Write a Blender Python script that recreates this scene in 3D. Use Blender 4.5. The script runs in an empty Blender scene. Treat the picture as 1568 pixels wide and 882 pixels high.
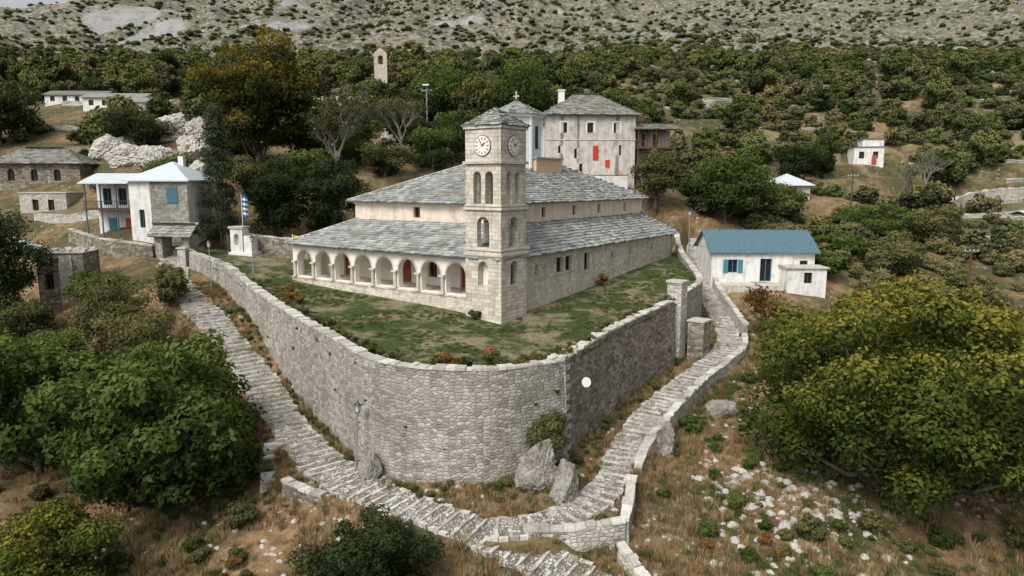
import bpy, math, random
import numpy as np
from mathutils import Vector, Matrix, noise as mnoise
from mathutils.geometry import delaunay_2d_cdt
random.seed(7); RNG=np.random.default_rng(7)
scene=bpy.context.scene; COL=scene.collection

# ------------------------------------------------------------------ maths
def sstep(a,b,x):
    t=np.clip((x-a)/(b-a),0,1); return t*t*(3-2*t)
def vnoise(x,y,seed=0):
    xi=np.floor(x); yi=np.floor(y); fx=x-xi; fy=y-yi
    fx=fx*fx*(3-2*fx); fy=fy*fy*(3-2*fy)
    def h(a,b):
        s=np.sin(a*127.1+b*311.7+seed*74.7)*43758.5453
        return s-np.floor(s)
    return (h(xi,yi)*(1-fx)+h(xi+1,yi)*fx)*(1-fy)+(h(xi,yi+1)*(1-fx)+h(xi+1,yi+1)*fx)*fy
def fbm(x,y,seed=0,o=4):
    r=0;a=.5
    for i in range(o):
        r=r+a*(vnoise(x*2**i+i*17.3,y*2**i-i*9.1,seed+i)-.5); a*=.5
    return r
def resample(pts,step):
    P=[np.array(p,float) for p in pts]; out=[]
    n=len(P)
    for i in range(n-1):
        p0=P[max(i-1,0)];p1=P[i];p2=P[i+1];p3=P[min(i+2,n-1)]
        L=np.linalg.norm((p2-p1)[:2]); k=max(1,int(L/step))
        for j in range(k):
            t=j/k
            out.append(.5*((2*p1)+(-p0+p2)*t+(2*p0-5*p1+4*p2-p3)*t*t+(-p0+3*p1-3*p2+p3)*t**3))
    out.append(P[-1]); return np.array(out)

# ------------------------------------------------------------------ site survey (metres)
WALL=[(-35.0,72,3.6),(-32.1,69,3.3),(-27.5,65,2.6),(-23.5,59.5,1.8),(-20.2,54.9,1.3),(-15.9,48.9,.9),(-11.8,43.4,.6),(-8.6,39.1,.4),(-6,37.4,.3),(-3,36.6,.3),(-.1,36.9,.3),(3,38.6,.3)]
WALLR=[(3.1,38.8,.3),(7.7,47.3,.5),(13.3,55.3,.9)]
LPATH=[(-36.5,74,2.8),(-35.2,70.5,2.0),(-32.8,65.8,1.2),(-28.8,61.4,-.4),(-23.8,55.5,-2.1),(-20.1,51.1,-3.7),(-16.8,46.4,-5.0),(-13.1,41.1,-5.8),(-10.1,37.5,-6.2),(-6.5,34.9,-6.5),(-3.2,33,-6.7),(-.5,31.7,-7.2),(2.1,30.3,-7.7),(4.4,28.8,-8.3),(6.4,27,-8.8)]
RPATH=[(-1.2,32.6,-6.9),(.6,32.7,-6.9),(2.95,33.7,-6.8),(4.6,35.1,-6.5),(5.6,36.9,-6.3),(6.6,39.5,-6.0),(8.2,42.8,-5.6),(10.4,46.4,-5.0),(13.3,50.5,-4.4),(16.7,54.5,-3.8),(19,58.1,-3.3),(19.8,62.7,-2.5),(20.1,67.8,-1.2),(20.6,73.8,.3),(21.5,79.7,1.8),(23.9,87.2,3.5)]
CTRL=[(-28.2,64,-.2),(-23.3,58,-1.2),(-17.3,49.5,-4.2),(-13.6,45,-5.5),(-8.9,39.5,-6.3),(-5.4,36.4,-6.3),(-.1,36,-6),(3.9,37.6,-5.8),(9,47.5,-5.3),(13.6,54.5,-4.6),(16,57,-3.9),
(-43,60.8,-3),(-33.3,58.1,-3),(-35.7,52.6,-6),(-17.1,36.9,-8.5),(-19,34.5,-9.5),(-11.1,32.2,-8.2),(-14.5,37.6,-6.9),(-27.5,37.1,-9),(-55.4,75,-.2),(-38.2,60,-.8),(-45.8,75,2),(-37,80,4.5),(-44.6,76,4.8),(-66.9,95,9.6),(-87.7,140,26),(-70.6,130,24.3),(-50.6,105,16.4),(-27.6,75,3.4),(-16.5,95,12.3),
(15.8,34.8,-7.2),(9.5,35.3,-7.0),(10.4,31.9,-8),(20.8,32.7,-8.7),(25.3,32.4,-9.2),(14.2,45.1,-5.9),(10,42,-6.7),(21.1,51.4,-4.0),(26.1,70,.3),(10.6,50,-4.9),(25.5,63,-1.8),(33.7,75,.5),(26.4,85,4.5),(54.5,85,.8),(74.8,110,7.4),(61.9,125,14.6),(41.9,105,8.7),(19.4,95,9.2),(39.1,65,-3.3),(10.4,95,11),(-9.2,38.8,-6.2),(5,30,-8.6),(0,26,-9.5),(-12,27,-9.6)]
CTRL+= LPATH[::2]+RPATH[::2]
PY=[0,20,35,45,60,75,95,115,130,160,200,300,400,500,600,800,1000,1400,2000,3000]
PZ=[-11,-9.5,-7.5,-5.5,-1.5,2.5,8.5,15,20,29,40,64,94,131,172,262,350,520,760,1100]
def base(x,y): return np.interp(y,PY,PZ)
cp=np.array(CTRL)[:,:2]; cz=np.array(CTRL)[:,2]
def kern(d): r=d/9.0; return (1+r)*np.exp(-r)
D=np.linalg.norm(cp[:,None]-cp[None],axis=2)
wts=np.linalg.solve(kern(D)+np.eye(len(cp))*.02, cz-base(cp[:,0],cp[:,1]))
def carve(x,y,z,line,hw,soft,off):
    L=resample(line,.6); m=(x>L[:,0].min()-5)&(x<L[:,0].max()+5)&(y>L[:,1].min()-5)&(y<L[:,1].max()+5)
    if not m.any(): return z
    xs=x[m];ys=y[m];best=np.full(xs.shape,1e9);bz=np.zeros(xs.shape)
    for i in range(len(L)-1):
        a=L[i];d=L[i+1]-a;l2=d[0]**2+d[1]**2+1e-9
        t=np.clip(((xs-a[0])*d[0]+(ys-a[1])*d[1])/l2,0,1)
        dd=np.hypot(xs-a[0]-t*d[0],ys-a[1]-t*d[1]); k=dd<best
        best[k]=dd[k]; bz[k]=(a[2]+t*d[2])[k]
    w=1-sstep(hw,hw+soft,best)
    z=z.copy(); z[m]=z[m]*(1-w)+(bz+off)*w
    return z
YPOLY=[(-35,72),(-32.1,69),(-27.5,65),(-23.5,59.5),(-20.2,54.9),(-15.9,48.9),(-11.8,43.4),(-8.6,39.1),(-6,37.4),(-3,36.6),(-.1,36.9),(3,38.6),(7.7,47.3),(13.3,55.3),(15.2,58.5),(17.4,62),(18.4,68),(18.9,74),(19.8,80),(19,92),(0,98),(-22,90),(-34,80)]
def inpoly(x,y,poly):
    r=np.zeros(np.shape(x),bool); n=len(poly)
    for i in range(n):
        x1,y1=poly[i];x2,y2=poly[(i+1)%n]
        c=((y1>y)!=(y2>y))&(x<(x2-x1)*(y-y1)/((y2-y1) if y2!=y1 else 1e-9)+x1); r^=c
    return r
YC=np.array([(-3,37.5,-.1),(3,39.5,-.1),(-8.6,40,.0),(-.8,50.2,0),(1.2,53,.2),(7.7,48.3,.1),(13,56,.5),(10,66,1.2),(18.5,78.8,2.1),(17,63,1.3),(-15.9,50,.55),(-20.2,56,.9),(-27.5,66,2.1),(-36,74,2.9),(-20.9,65,1.3),(-3.4,52.1,.3),(-12,59,.8),(-27.6,75,2.6),(-30,90,3.5),(0,95,3)])
def yb(y): return np.maximum(0,.06*(y-50))
Dy=np.linalg.norm(YC[:,None,:2]-YC[None,:,:2],axis=2)
wy=np.linalg.solve(kern(Dy)+np.eye(len(YC))*.01,YC[:,2]-yb(YC[:,1]))
def yz(x,y):
    x=np.asarray(x,float);y=np.asarray(y,float);z=yb(y)
    for p,w in zip(YC,wy): z=z+w*kern(np.hypot(x-p[0],y-p[1]))
    return z+.12*fbm(x*.5,y*.5,5)
def tz(x,y,raw=False):
    x=np.atleast_1d(np.asarray(x,float));y=np.atleast_1d(np.asarray(y,float))
    z=base(x,y).astype(float)
    m=(np.abs(x)<160)&(y<210)
    if m.any():
        xs=x[m];ys=y[m];a=np.zeros(xs.shape)
        for p,w in zip(cp,wts): a+=w*kern(np.hypot(xs-p[0],ys-p[1]))
        z[m]+=a
    far=sstep(60,400,y)
    z=z+fbm(x*.35,y*.35,1)*.45*(1-far)+fbm(x*.09,y*.09,2)*(1.2+3*far)+fbm(x*.02,y*.02,3)*10*sstep(120,400,y)+fbm(x*.006,y*.006,8,5)*30*sstep(280,600,y)
    z=z+((.35-np.abs(fbm(x*.022,y*.008,14,5)))*26-8)*sstep(230,380,y)+np.abs(fbm(x*.06,y*.06,15,4))*9*sstep(210,300,y)
    cap=127+fbm(x*.03,y*0,9)*12+sstep(-300,-215,x)*400
    z=np.where(y>400,np.minimum(z,cap-np.maximum(0,y-540)*.5*(x<-180)),z)
    tw=sstep(85,110,y)*(1-sstep(230,300,y))*sstep(-20,40,x)*.85
    h=(z+fbm(x*.05,y*.05,11)*3)/2.6; fr=h-np.floor(h)
    z=z+tw*2.6*(sstep(.6,1,fr)-fr)
    z=carve(x,y,z,LPATH,1.5,1.2,-.14); z=carve(x,y,z,RPATH,1.2,.8,-.14)
    ins=inpoly(x,y,YPOLY)&(y<100)
    if ins.any() and not raw:
        z[ins]=np.minimum(z[ins],yz(x[ins],y[ins])-.5)
    return z
def T(x,y): return float(tz(x,y)[0])
def YZ(x,y): return float(yz(x,y))

# ------------------------------------------------------------------ materials
class NT:
    def __init__(s,name):
        s.m=bpy.data.materials.new(name); s.m.use_nodes=True; s.t=s.m.node_tree
        s.b=s.t.nodes['Principled BSDF']; s.b.inputs['Roughness'].default_value=.85
        s.b.inputs['Specular IOR Level'].default_value=.25
    def n(s,ty,**k):
        nd=s.t.nodes.new(ty)
        for a,v in k.items(): setattr(nd,a,v)
        return nd
    def set(s,sock,v):
        if isinstance(v,bpy.types.NodeSocket): s.t.links.new(v,sock)
        elif isinstance(v,(tuple,list)) and len(v)==3 and sock.type=='RGBA': sock.default_value=(*v,1)
        else: sock.default_value=v
    def uv(s,sc=(1,1,1),pos=False,obj=False):
        if pos: o=s.n('ShaderNodeNewGeometry').outputs['Position']
        else: o=s.n('ShaderNodeTexCoord').outputs['Object' if obj else 'UV']
        mp=s.n('ShaderNodeMapping'); s.set(mp.inputs[0],o); mp.inputs['Scale'].default_value=sc; return mp.outputs[0]
    def noise(s,vec,scale,detail=4,rough=.6,col=False,dist=0):
        n=s.n('ShaderNodeTexNoise'); s.set(n.inputs['Vector'],vec); n.inputs['Scale'].default_value=scale; n.inputs['Detail'].default_value=detail; n.inputs['Roughness'].default_value=rough; n.inputs['Distortion'].default_value=dist
        return n.outputs[1 if col else 0]
    def vor(s,vec,scale,feat='F1',dim='2D',rnd=1.0):
        n=s.n('ShaderNodeTexVoronoi',feature=feat,voronoi_dimensions=dim); s.set(n.inputs['Vector'],vec); n.inputs['Scale'].default_value=scale; n.inputs['Randomness'].default_value=rnd
        return n
    def ramp(s,fac,stops,interp='LINEAR'):
        r=s.n('ShaderNodeValToRGB'); s.set(r.inputs[0],fac); e=r.color_ramp.elements; r.color_ramp.interpolation=interp
        while len(e)<len(stops): e.new(.5)
        for i,(p,c) in enumerate(stops):
            e[i].position=p; e[i].color=(*c,1) if isinstance(c,tuple) else (c,c,c,1)
        return r.outputs[0]
    def mix(s,f,a,b,mode='MIX'):
        n=s.n('ShaderNodeMix',data_type='RGBA',blend_type=mode); s.set(n.inputs[0],f); s.set(n.inputs[6],a); s.set(n.inputs[7],b); return n.outputs[2]
    def math(s,op,a,b=0.0,c=None):
        n=s.n('ShaderNodeMath',operation=op); s.set(n.inputs[0],a); s.set(n.inputs[1],b)
        if c is not None: s.set(n.inputs[2],c)
        return n.outputs[0]
    def vadd(s,a,col,amt):
        sb=s.n('ShaderNodeVectorMath',operation='SUBTRACT'); s.set(sb.inputs[0],col); sb.inputs[1].default_value=(.5,.5,.5)
        sc=s.n('ShaderNodeVectorMath',operation='SCALE'); s.set(sc.inputs[0],sb.outputs[0]); sc.inputs['Scale'].default_value=amt
        ad=s.n('ShaderNodeVectorMath',operation='ADD'); s.set(ad.inputs[0],a); s.set(ad.inputs[1],sc.outputs[0]); return ad.outputs[0]
    def attr(s,name): 
        return s.n('ShaderNodeAttribute',attribute_name=name).outputs['Fac']
    def done(s,col,h=None,strength=.6,dist=.05,rough=None):
        s.set(s.b.inputs['Base Color'],col)
        if h is not None:
            b=s.n('ShaderNodeBump'); b.inputs['Strength'].default_value=strength; b.inputs['Distance'].default_value=dist; s.set(b.inputs['Height'],h); s.set(s.b.inputs['Normal'],b.outputs[0])
        if rough is not None: s.b.inputs['Roughness'].default_value=rough
        return s.m
def m_masonry(name,stops,mortar,sx=2.2,sy=4.0,stain=.5,edge=.06,bump=.8,stainc=(.12,.105,.08),mk=.8):
    n=NT(name); uv=n.uv((1,1,1)); v=n.vadd(uv,n.noise(uv,2.4,3,col=True),.13)
    mp=n.n('ShaderNodeMapping'); n.set(mp.inputs[0],v); mp.inputs['Scale'].default_value=(sx,sy,1); vv=mp.outputs[0]
    f=n.vor(vv,1,rnd=.8); e=n.vor(vv,1,'DISTANCE_TO_EDGE',rnd=.8).outputs[0]
    sep=n.n('ShaderNodeSeparateColor'); n.set(sep.inputs[0],f.outputs['Color'])
    c=n.ramp(sep.outputs[0],stops)
    fine=n.noise(uv,14,5,.7); c=n.mix(.6,c,n.ramp(fine,[(.25,.22),(.7,.92)]),'OVERLAY')
    k=n.math('MULTIPLY',n.ramp(e,[(edge*.3,1.0),(edge*1.8,0.0)]),mk); c=n.mix(k,c,mortar)
    big=n.noise(n.uv((.25,.1,1)),1,6,.7); c=n.mix(n.math('MULTIPLY',n.ramp(big,[(.44,0.0),(.66,1.0)]),stain),c,stainc)
    pat=n.noise(uv,.45,5,.7); c=n.mix(n.math('MULTIPLY',n.ramp(pat,[(.48,0.0),(.7,1.0)]),.35),c,(.48,.44,.37))
    drip=n.noise(n.uv((2.2,.12,1)),1,4,.6); c=n.mix(n.math('MULTIPLY',n.ramp(drip,[(.54,0.0),(.7,1.0)]),stain*.7),c,(.09,.08,.065))
    c=n.mix(.4,c,n.ramp(n.noise(uv,1.9,5,.75),[(.3,.3),(.7,.7)]),'OVERLAY')
    h=n.math('ADD',n.math('MULTIPLY',n.ramp(e,[(0,0.0),(edge*3,1.0)]),1.0),n.math('MULTIPLY',fine,.5))
    return n.done(c,h,bump,.045)
def m_ashlar(name,c1,c2,mortar,bw=.62,bh=.3,stain=.35):
    n=NT(name); uv=n.uv(); v=n.vadd(uv,n.noise(uv,2,2,col=True),.06)
    b=n.n('ShaderNodeTexBrick'); n.set(b.inputs['Vector'],v); b.inputs['Scale'].default_value=1
    for k,x in (('Brick Width',bw),('Row Height',bh),('Mortar Size',.012),('Mortar Smooth',.3),('Bias',-.2)): b.inputs[k].default_value=x
    n.set(b.inputs['Color1'],c1); n.set(b.inputs['Color2'],c2); n.set(b.inputs['Mortar'],mortar); b.offset=.45; b.squash=.75; b.squash_frequency=3
    fine=n.noise(uv,12,5,.7); c=n.mix(.5,b.outputs[0],n.ramp(fine,[(.25,.28),(.7,.85)]),'OVERLAY')
    big=n.noise(uv,.8,6,.7); c=n.mix(n.math('MULTIPLY',n.ramp(big,[(.46,0.0),(.66,1.0)]),stain),c,(.16,.14,.11))
    drip=n.noise(n.uv((2.5,.2,1)),1,4,.6); c=n.mix(n.math('MULTIPLY',n.ramp(drip,[(.52,0.0),(.7,1.0)]),stain),c,(.13,.115,.095))
    h=n.math('ADD',n.math('MULTIPLY',b.outputs[1],-1.0),n.math('MULTIPLY',fine,.5))
    return n.done(c,h,.7,.03)
def m_plaster(name,c,stain=.4,sc=(.3,.28,.24)):
    n=NT(name); uv=n.uv(); a=n.noise(uv,1.2,6,.65); b=n.noise(n.uv((1.5,.25,1)),1.3,4)
    k=n.math('MULTIPLY',n.ramp(n.math('MULTIPLY',a,b),[(.2,0.0),(.4,1.0)]),stain)
    col=n.mix(k,c,sc); col=n.mix(.35,col,n.ramp(n.noise(uv,9,5,.7),[(.3,.3),(.7,.8)]),'OVERLAY')
    return n.done(col,n.noise(uv,25,3),.25,.02)
def m_slab(name,lo,hi,spots=(.42,.43,.38)):
    n=NT(name); p=n.uv(pos=True); t=n.attr('tint')
    c=n.ramp(t,[(0,lo),(1,hi)]); fine=n.noise(p,7,5,.7)
    c=n.mix(.6,c,n.ramp(fine,[(.25,.2),(.7,.85)]),'OVERLAY')
    c=n.mix(n.math('MULTIPLY',n.ramp(n.noise(p,1.3,5,.7),[(.5,0.0),(.66,1.0)]),.5),c,spots)
    c=n.mix(n.math('MULTIPLY',n.ramp(n.noise(p,.35,4,.7),[(.5,0.0),(.66,1.0)]),.45),c,(.18,.155,.1))
    return n.done(c,fine,.5,.02,.8)
def m_flat(name,c,rough=.6,var=.3,metal=0):
    n=NT(name); p=n.uv(pos=True); col=n.mix(var,c,n.ramp(n.noise(p,3,5,.7),[(.25,.25),(.75,.8)]),'OVERLAY')
    n.b.inputs['Metallic'].default_value=metal
    return n.done(col,None,rough=rough)
def m_leaf(name,lo,mid,hi,trans=.25,rv=.6):
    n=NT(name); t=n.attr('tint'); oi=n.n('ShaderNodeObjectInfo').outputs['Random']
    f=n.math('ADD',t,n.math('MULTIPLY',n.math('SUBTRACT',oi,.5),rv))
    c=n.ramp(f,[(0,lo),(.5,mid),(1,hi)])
    d=n.n('ShaderNodeBsdfDiffuse'); n.set(d.inputs[0],c); out=d.outputs[0]
    if trans>0:
        tr=n.n('ShaderNodeBsdfTranslucent'); n.set(tr.inputs[0],c); mx=n.n('ShaderNodeMixShader'); mx.inputs[0].default_value=trans
        n.t.links.new(out,mx.inputs[1]); n.t.links.new(tr.outputs[0],mx.inputs[2]); out=mx.outputs[0]
    n.t.links.new(out,n.t.nodes['Material Output'].inputs[0]); n.t.nodes.remove(n.b)
    return n.m
def m_rock(name,lo,hi):
    n=NT(name); p=n.uv(pos=True); a=n.noise(p,1.5,8,.7); c=n.ramp(a,[(.3,lo),(.65,hi)])
    c=n.mix(n.ramp(n.noise(p,.8,4),[(.55,0.0),(.7,.7)]),c,(.16,.12,.07))
    return n.done(c,n.noise(p,4,8,.75),1,.12)
def m_ground():
    n=NT('ground_earth'); p=n.uv(pos=True)
    sp=n.n('ShaderNodeSeparateXYZ'); n.set(sp.inputs[0],p)
    g1=n.noise(p,.12,6,.65); g2=n.noise(p,1.1,6,.7); g3=n.noise(p,6,5,.75)
    dry=n.ramp(g2,[(.3,(.11,.062,.03)),(.5,(.23,.145,.075)),(.7,(.37,.27,.15))])
    grn=n.ramp(g2,[(.3,(.038,.042,.018)),(.7,(.125,.115,.05))])
    hm=n.n('ShaderNodeMapRange'); n.set(hm.inputs[0],sp.outputs[1]); hm.inputs[1].default_value=60; hm.inputs[2].default_value=120; hm.inputs[4].default_value=.1
    c=n.mix(n.ramp(n.math('ADD',g1,hm.outputs[0]),[(.44,0.0),(.6,1.0)]),dry,grn)
    c=n.mix(.6,c,n.ramp(g3,[(.25,.15),(.75,.85)]),'OVERLAY')
    rk=n.vor(p,1.4,'F1','3D'); c=n.mix(n.math('MULTIPLY',n.ramp(rk.outputs[0],[(.16,1.0),(.24,0.0)]),n.ramp(n.noise(p,.35,3),[(.5,0.0),(.62,.9)])),c,(.42,.4,.36))
    c=n.mix(n.math('MULTIPLY',n.math('MULTIPLY',hm.outputs[0],10.0),n.ramp(n.noise(p,.09,5,.7),[(.52,0.0),(.6,.7)])),c,(.28,.215,.125))
    m2=n.noise(p,.035,8,.72); m3=n.noise(n.uv((1,.6,1.6),pos=True),.2,7,.78)
    mt=n.ramp(m2,[(.32,(.05,.055,.03)),(.46,(.115,.11,.062)),(.58,(.18,.155,.1)),(.72,(.26,.23,.18))])
    rocks=n.ramp(m3,[(.49,0.0),(.56,1.0)]); mt=n.mix(n.math('MULTIPLY',rocks,.78),mt,n.ramp(n.noise(p,.7,5,.7),[(.3,(.16,.16,.155)),(.7,(.38,.375,.36))]))
    v2=n.vor(p,.35,'F1','3D'); mt=n.mix(n.ramp(v2.outputs[0],[(.26,.9),(.42,0.0)]),mt,(.048,.058,.028))
    far=n.n('ShaderNodeMapRange'); n.set(far.inputs[0],n.math('ADD',sp.outputs[1],n.math('MULTIPLY',g1,120.0))); far.inputs[1].default_value=230; far.inputs[2].default_value=310
    c=n.mix(far.outputs[0],c,mt)
    sm=n.math('MULTIPLY',n.attr('scree'),n.ramp(n.noise(p,.12,6,.75),[(.36,.25),(.52,1.0)]))
    c=n.mix(sm,c,n.ramp(n.noise(p,.5,6,.75),[(.3,(.2,.2,.2)),(.7,(.37,.37,.36))]))
    return n.done(c,n.math('ADD',g3,g2),.9,.15)
def m_yard():
    n=NT('yard_grass'); p=n.uv(pos=True); a=n.noise(p,.3,6,.72); b=n.noise(p,3,6,.75)
    c=n.ramp(b,[(.3,(.026,.042,.011)),(.55,(.055,.082,.022)),(.75,(.115,.135,.045))])
    d=n.ramp(b,[(.3,(.15,.12,.065)),(.7,(.38,.32,.21))])
    c=n.mix(n.ramp(a,[(.46,0.0),(.57,.9)]),c,d)
    return n.done(c,n.noise(p,12,5,.8),1,.1)
def m_cobble(name):
    n=NT(name); uv=n.uv(); v=n.vadd(uv,n.noise(uv,3,3,col=True),.12); mp=n.n('ShaderNodeMapping'); n.set(mp.inputs[0],v); mp.inputs['Scale'].default_value=(3.4,6,1)
    f=n.vor(mp.outputs[0],1); e=n.vor(mp.outputs[0],1,'DISTANCE_TO_EDGE').outputs[0]
    sep=n.n('ShaderNodeSeparateColor'); n.set(sep.inputs[0],f.outputs['Color'])
    c=n.ramp(sep.outputs[0],[(0,(.23,.215,.19)),(.5,(.4,.38,.34)),(1,(.64,.62,.58))])
    c=n.mix(n.ramp(e,[(.02,1.0),(.1,0.0)]),c,(.11,.095,.065))
    c=n.mix(n.ramp(n.noise(uv,.7,5),[(.5,0.0),(.64,.75)]),c,(.17,.135,.085))
    c=n.mix(.45,c,n.ramp(n.noise(uv,11,5,.7),[(.25,.2),(.75,.85)]),'OVERLAY')
    return n.done(c,n.math('ADD',n.ramp(e,[(0,0.0),(.2,1.0)]),n.noise(uv,9,4)),1,.05)
M={}
M['rubble']=m_masonry('rubble_masonry',[(0,(.2,.19,.165)),(.5,(.305,.29,.255)),(1,(.43,.41,.365))],(.23,.21,.175),2.7,5.2,.55)
M['rubble_brown']=m_masonry('rubble_brown',[(0,(.1,.085,.065)),(.5,(.2,.175,.14)),(1,(.37,.335,.28))],(.14,.12,.09),2.5,5.0,.45)
M['pale']=m_masonry('pale_masonry',[(0,(.34,.32,.285)),(.5,(.47,.45,.4)),(1,(.6,.58,.52))],(.3,.275,.23),2.6,4.8,.4)
M['church']=m_masonry('church_masonry',[(0,(.4,.345,.28)),(.5,(.53,.475,.4)),(1,(.65,.6,.52))],(.48,.43,.36),2.4,4.4,.4,.05,.5,(.24,.2,.15))
M['ashlar']=m_ashlar('tower_ashlar',(.61,.555,.47),(.37,.33,.275),(.24,.205,.165))
M['trim']=m_ashlar('trim_stone',(.58,.54,.48),(.47,.43,.37),(.3,.27,.22),.9,.3,.4)
M['white']=m_plaster('white_plaster',(.74,.73,.69),.6); M['grey']=m_plaster('weathered_plaster',(.53,.495,.44),.8,(.2,.18,.15)); M['cream']=m_plaster('cream_plaster',(.8,.74,.65),.3); M['pink']=m_plaster('clerestory_plaster',(.7,.59,.48),.6)
M['bluewhite']=m_plaster('bluewhite_plaster',(.5,.58,.6),.4); M['orange']=m_plaster('ochre_plaster',(.6,.4,.25),.3)
M['slab']=m_slab('slate_slabs',(.14,.155,.15),(.4,.415,.395)); M['slabd']=m_slab('slate_slabs_dark',(.12,.12,.11),(.32,.31,.28))
M['paleslab']=m_slab('pale_cap_slabs',(.31,.29,.255),(.58,.56,.51),(.5,.48,.44))
M['metalroof']=m_flat('pale_metal_roof',(.5,.57,.6),.45,.3); M['blueroof']=m_flat('blue_metal_roof',(.085,.16,.195),.55,.5)
M['tile']=m_flat('dark_tile',(.16,.15,.14),.8)
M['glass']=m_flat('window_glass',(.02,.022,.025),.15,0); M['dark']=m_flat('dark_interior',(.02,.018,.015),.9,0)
M['wood']=m_flat('brown_wood',(.1,.055,.03),.7); M['red']=m_flat('red_paint',(.45,.04,.02),.6); M['blue']=m_flat('blue_paint',(.05,.14,.2),.6); M['bluewood']=m_flat('turquoise_paint',(.06,.2,.25),.6)
M['doorred']=m_flat('door_red',(.32,.09,.04),.6); M['blueflag']=m_flat('blue_cloth',(.04,.16,.45),.8)
M['iron']=m_flat('lamp_iron',(.06,.065,.07),.5,.1,.5); M['galv']=m_flat('galvanised',(.3,.32,.33),.5,.2,.3); M['lampglass']=m_flat('lamp_glass',(.6,.62,.6),.2,.1)
M['whitep']=m_flat('white_paint',(.75,.75,.73),.5,.15); M['yellow']=m_flat('yellow_cloth',(.7,.45,.05),.8); M['black']=m_flat('black_paint',(.02,.02,.02),.5,.1)
M['rock']=m_rock('limestone_rock',(.13,.12,.1),(.4,.38,.34)); M['bark']=m_rock('bark',(.05,.04,.03),(.16,.14,.11)); M['barkgrey']=m_rock('bark_grey',(.13,.115,.095),(.3,.275,.24))
M['stones']=m_rock('pale_stones',(.36,.34,.3),(.6,.58,.54))
M['ground']=m_ground(); M['yard']=m_yard(); M['cobble']=m_cobble('path_cobbles')
M['leafA']=m_leaf('leaf_green',(.024,.04,.012),(.06,.095,.024),(.13,.165,.045))
M['leafD']=m_leaf('leaf_dark',(.013,.022,.01),(.03,.048,.018),(.07,.09,.035))
M['leafC']=m_leaf('leaf_cypress',(.025,.036,.022),(.058,.075,.044),(.11,.125,.075),rv=.1)
M['leafY']=m_leaf('leaf_yellowing',(.028,.042,.011),(.075,.1,.022),(.29,.25,.045),rv=.25)
M['leafW']=m_leaf('leaf_walnut',(.022,.03,.01),(.06,.065,.018),(.27,.19,.03),rv=.15)
M['leafO']=m_leaf('leaf_olive',(.038,.045,.018),(.088,.096,.038),(.18,.165,.065))
M['leafR']=m_leaf('leaf_rust',(.09,.05,.02),(.18,.09,.03),(.28,.17,.06))
M['farA']=m_leaf('far_leaf_green',(.03,.045,.017),(.065,.09,.03),(.14,.15,.05),0,.8)
M['farO']=m_leaf('far_leaf_olive',(.04,.045,.022),(.09,.095,.045),(.2,.17,.075),0,.8)
M['grassdry']=m_leaf('dry_grass_blades',(.15,.095,.045),(.28,.19,.095),(.44,.33,.19),0); M['grassgreen']=m_leaf('green_grass_blades',(.035,.052,.015),(.075,.1,.03),(.15,.165,.055),0)
M['petal']=m_flat('red_petals',(.6,.03,.05),.6)

# ------------------------------------------------------------------ mesh helpers
def autouv(me):
    uvl=me.uv_layers.new(name='UVMap'); nv=len(me.vertices); co=np.empty(nv*3); me.vertices.foreach_get('co',co); co=co.reshape(-1,3)
    nl=len(me.loops); li=np.empty(nl,int); me.loops.foreach_get('vertex_index',li)
    npoly=len(me.polygons); nr=np.empty(npoly*3); me.polygons.foreach_get('normal',nr); nr=nr.reshape(-1,3)
    lt=np.empty(npoly,int); me.polygons.foreach_get('loop_total',lt); fn=np.repeat(nr,lt,axis=0)
    t=np.stack([-fn[:,1],fn[:,0],np.zeros(nl)],1); ln=np.linalg.norm(t,axis=1); flat=ln<.15; t[flat]=(1,0,0); ln[flat]=1; t/=ln[:,None]
    b=np.cross(fn,t); c=co[li]; uvs=np.stack([(c*t).sum(1),(c*b).sum(1)],1); uvl.data.foreach_set('uv',uvs.ravel())
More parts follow.
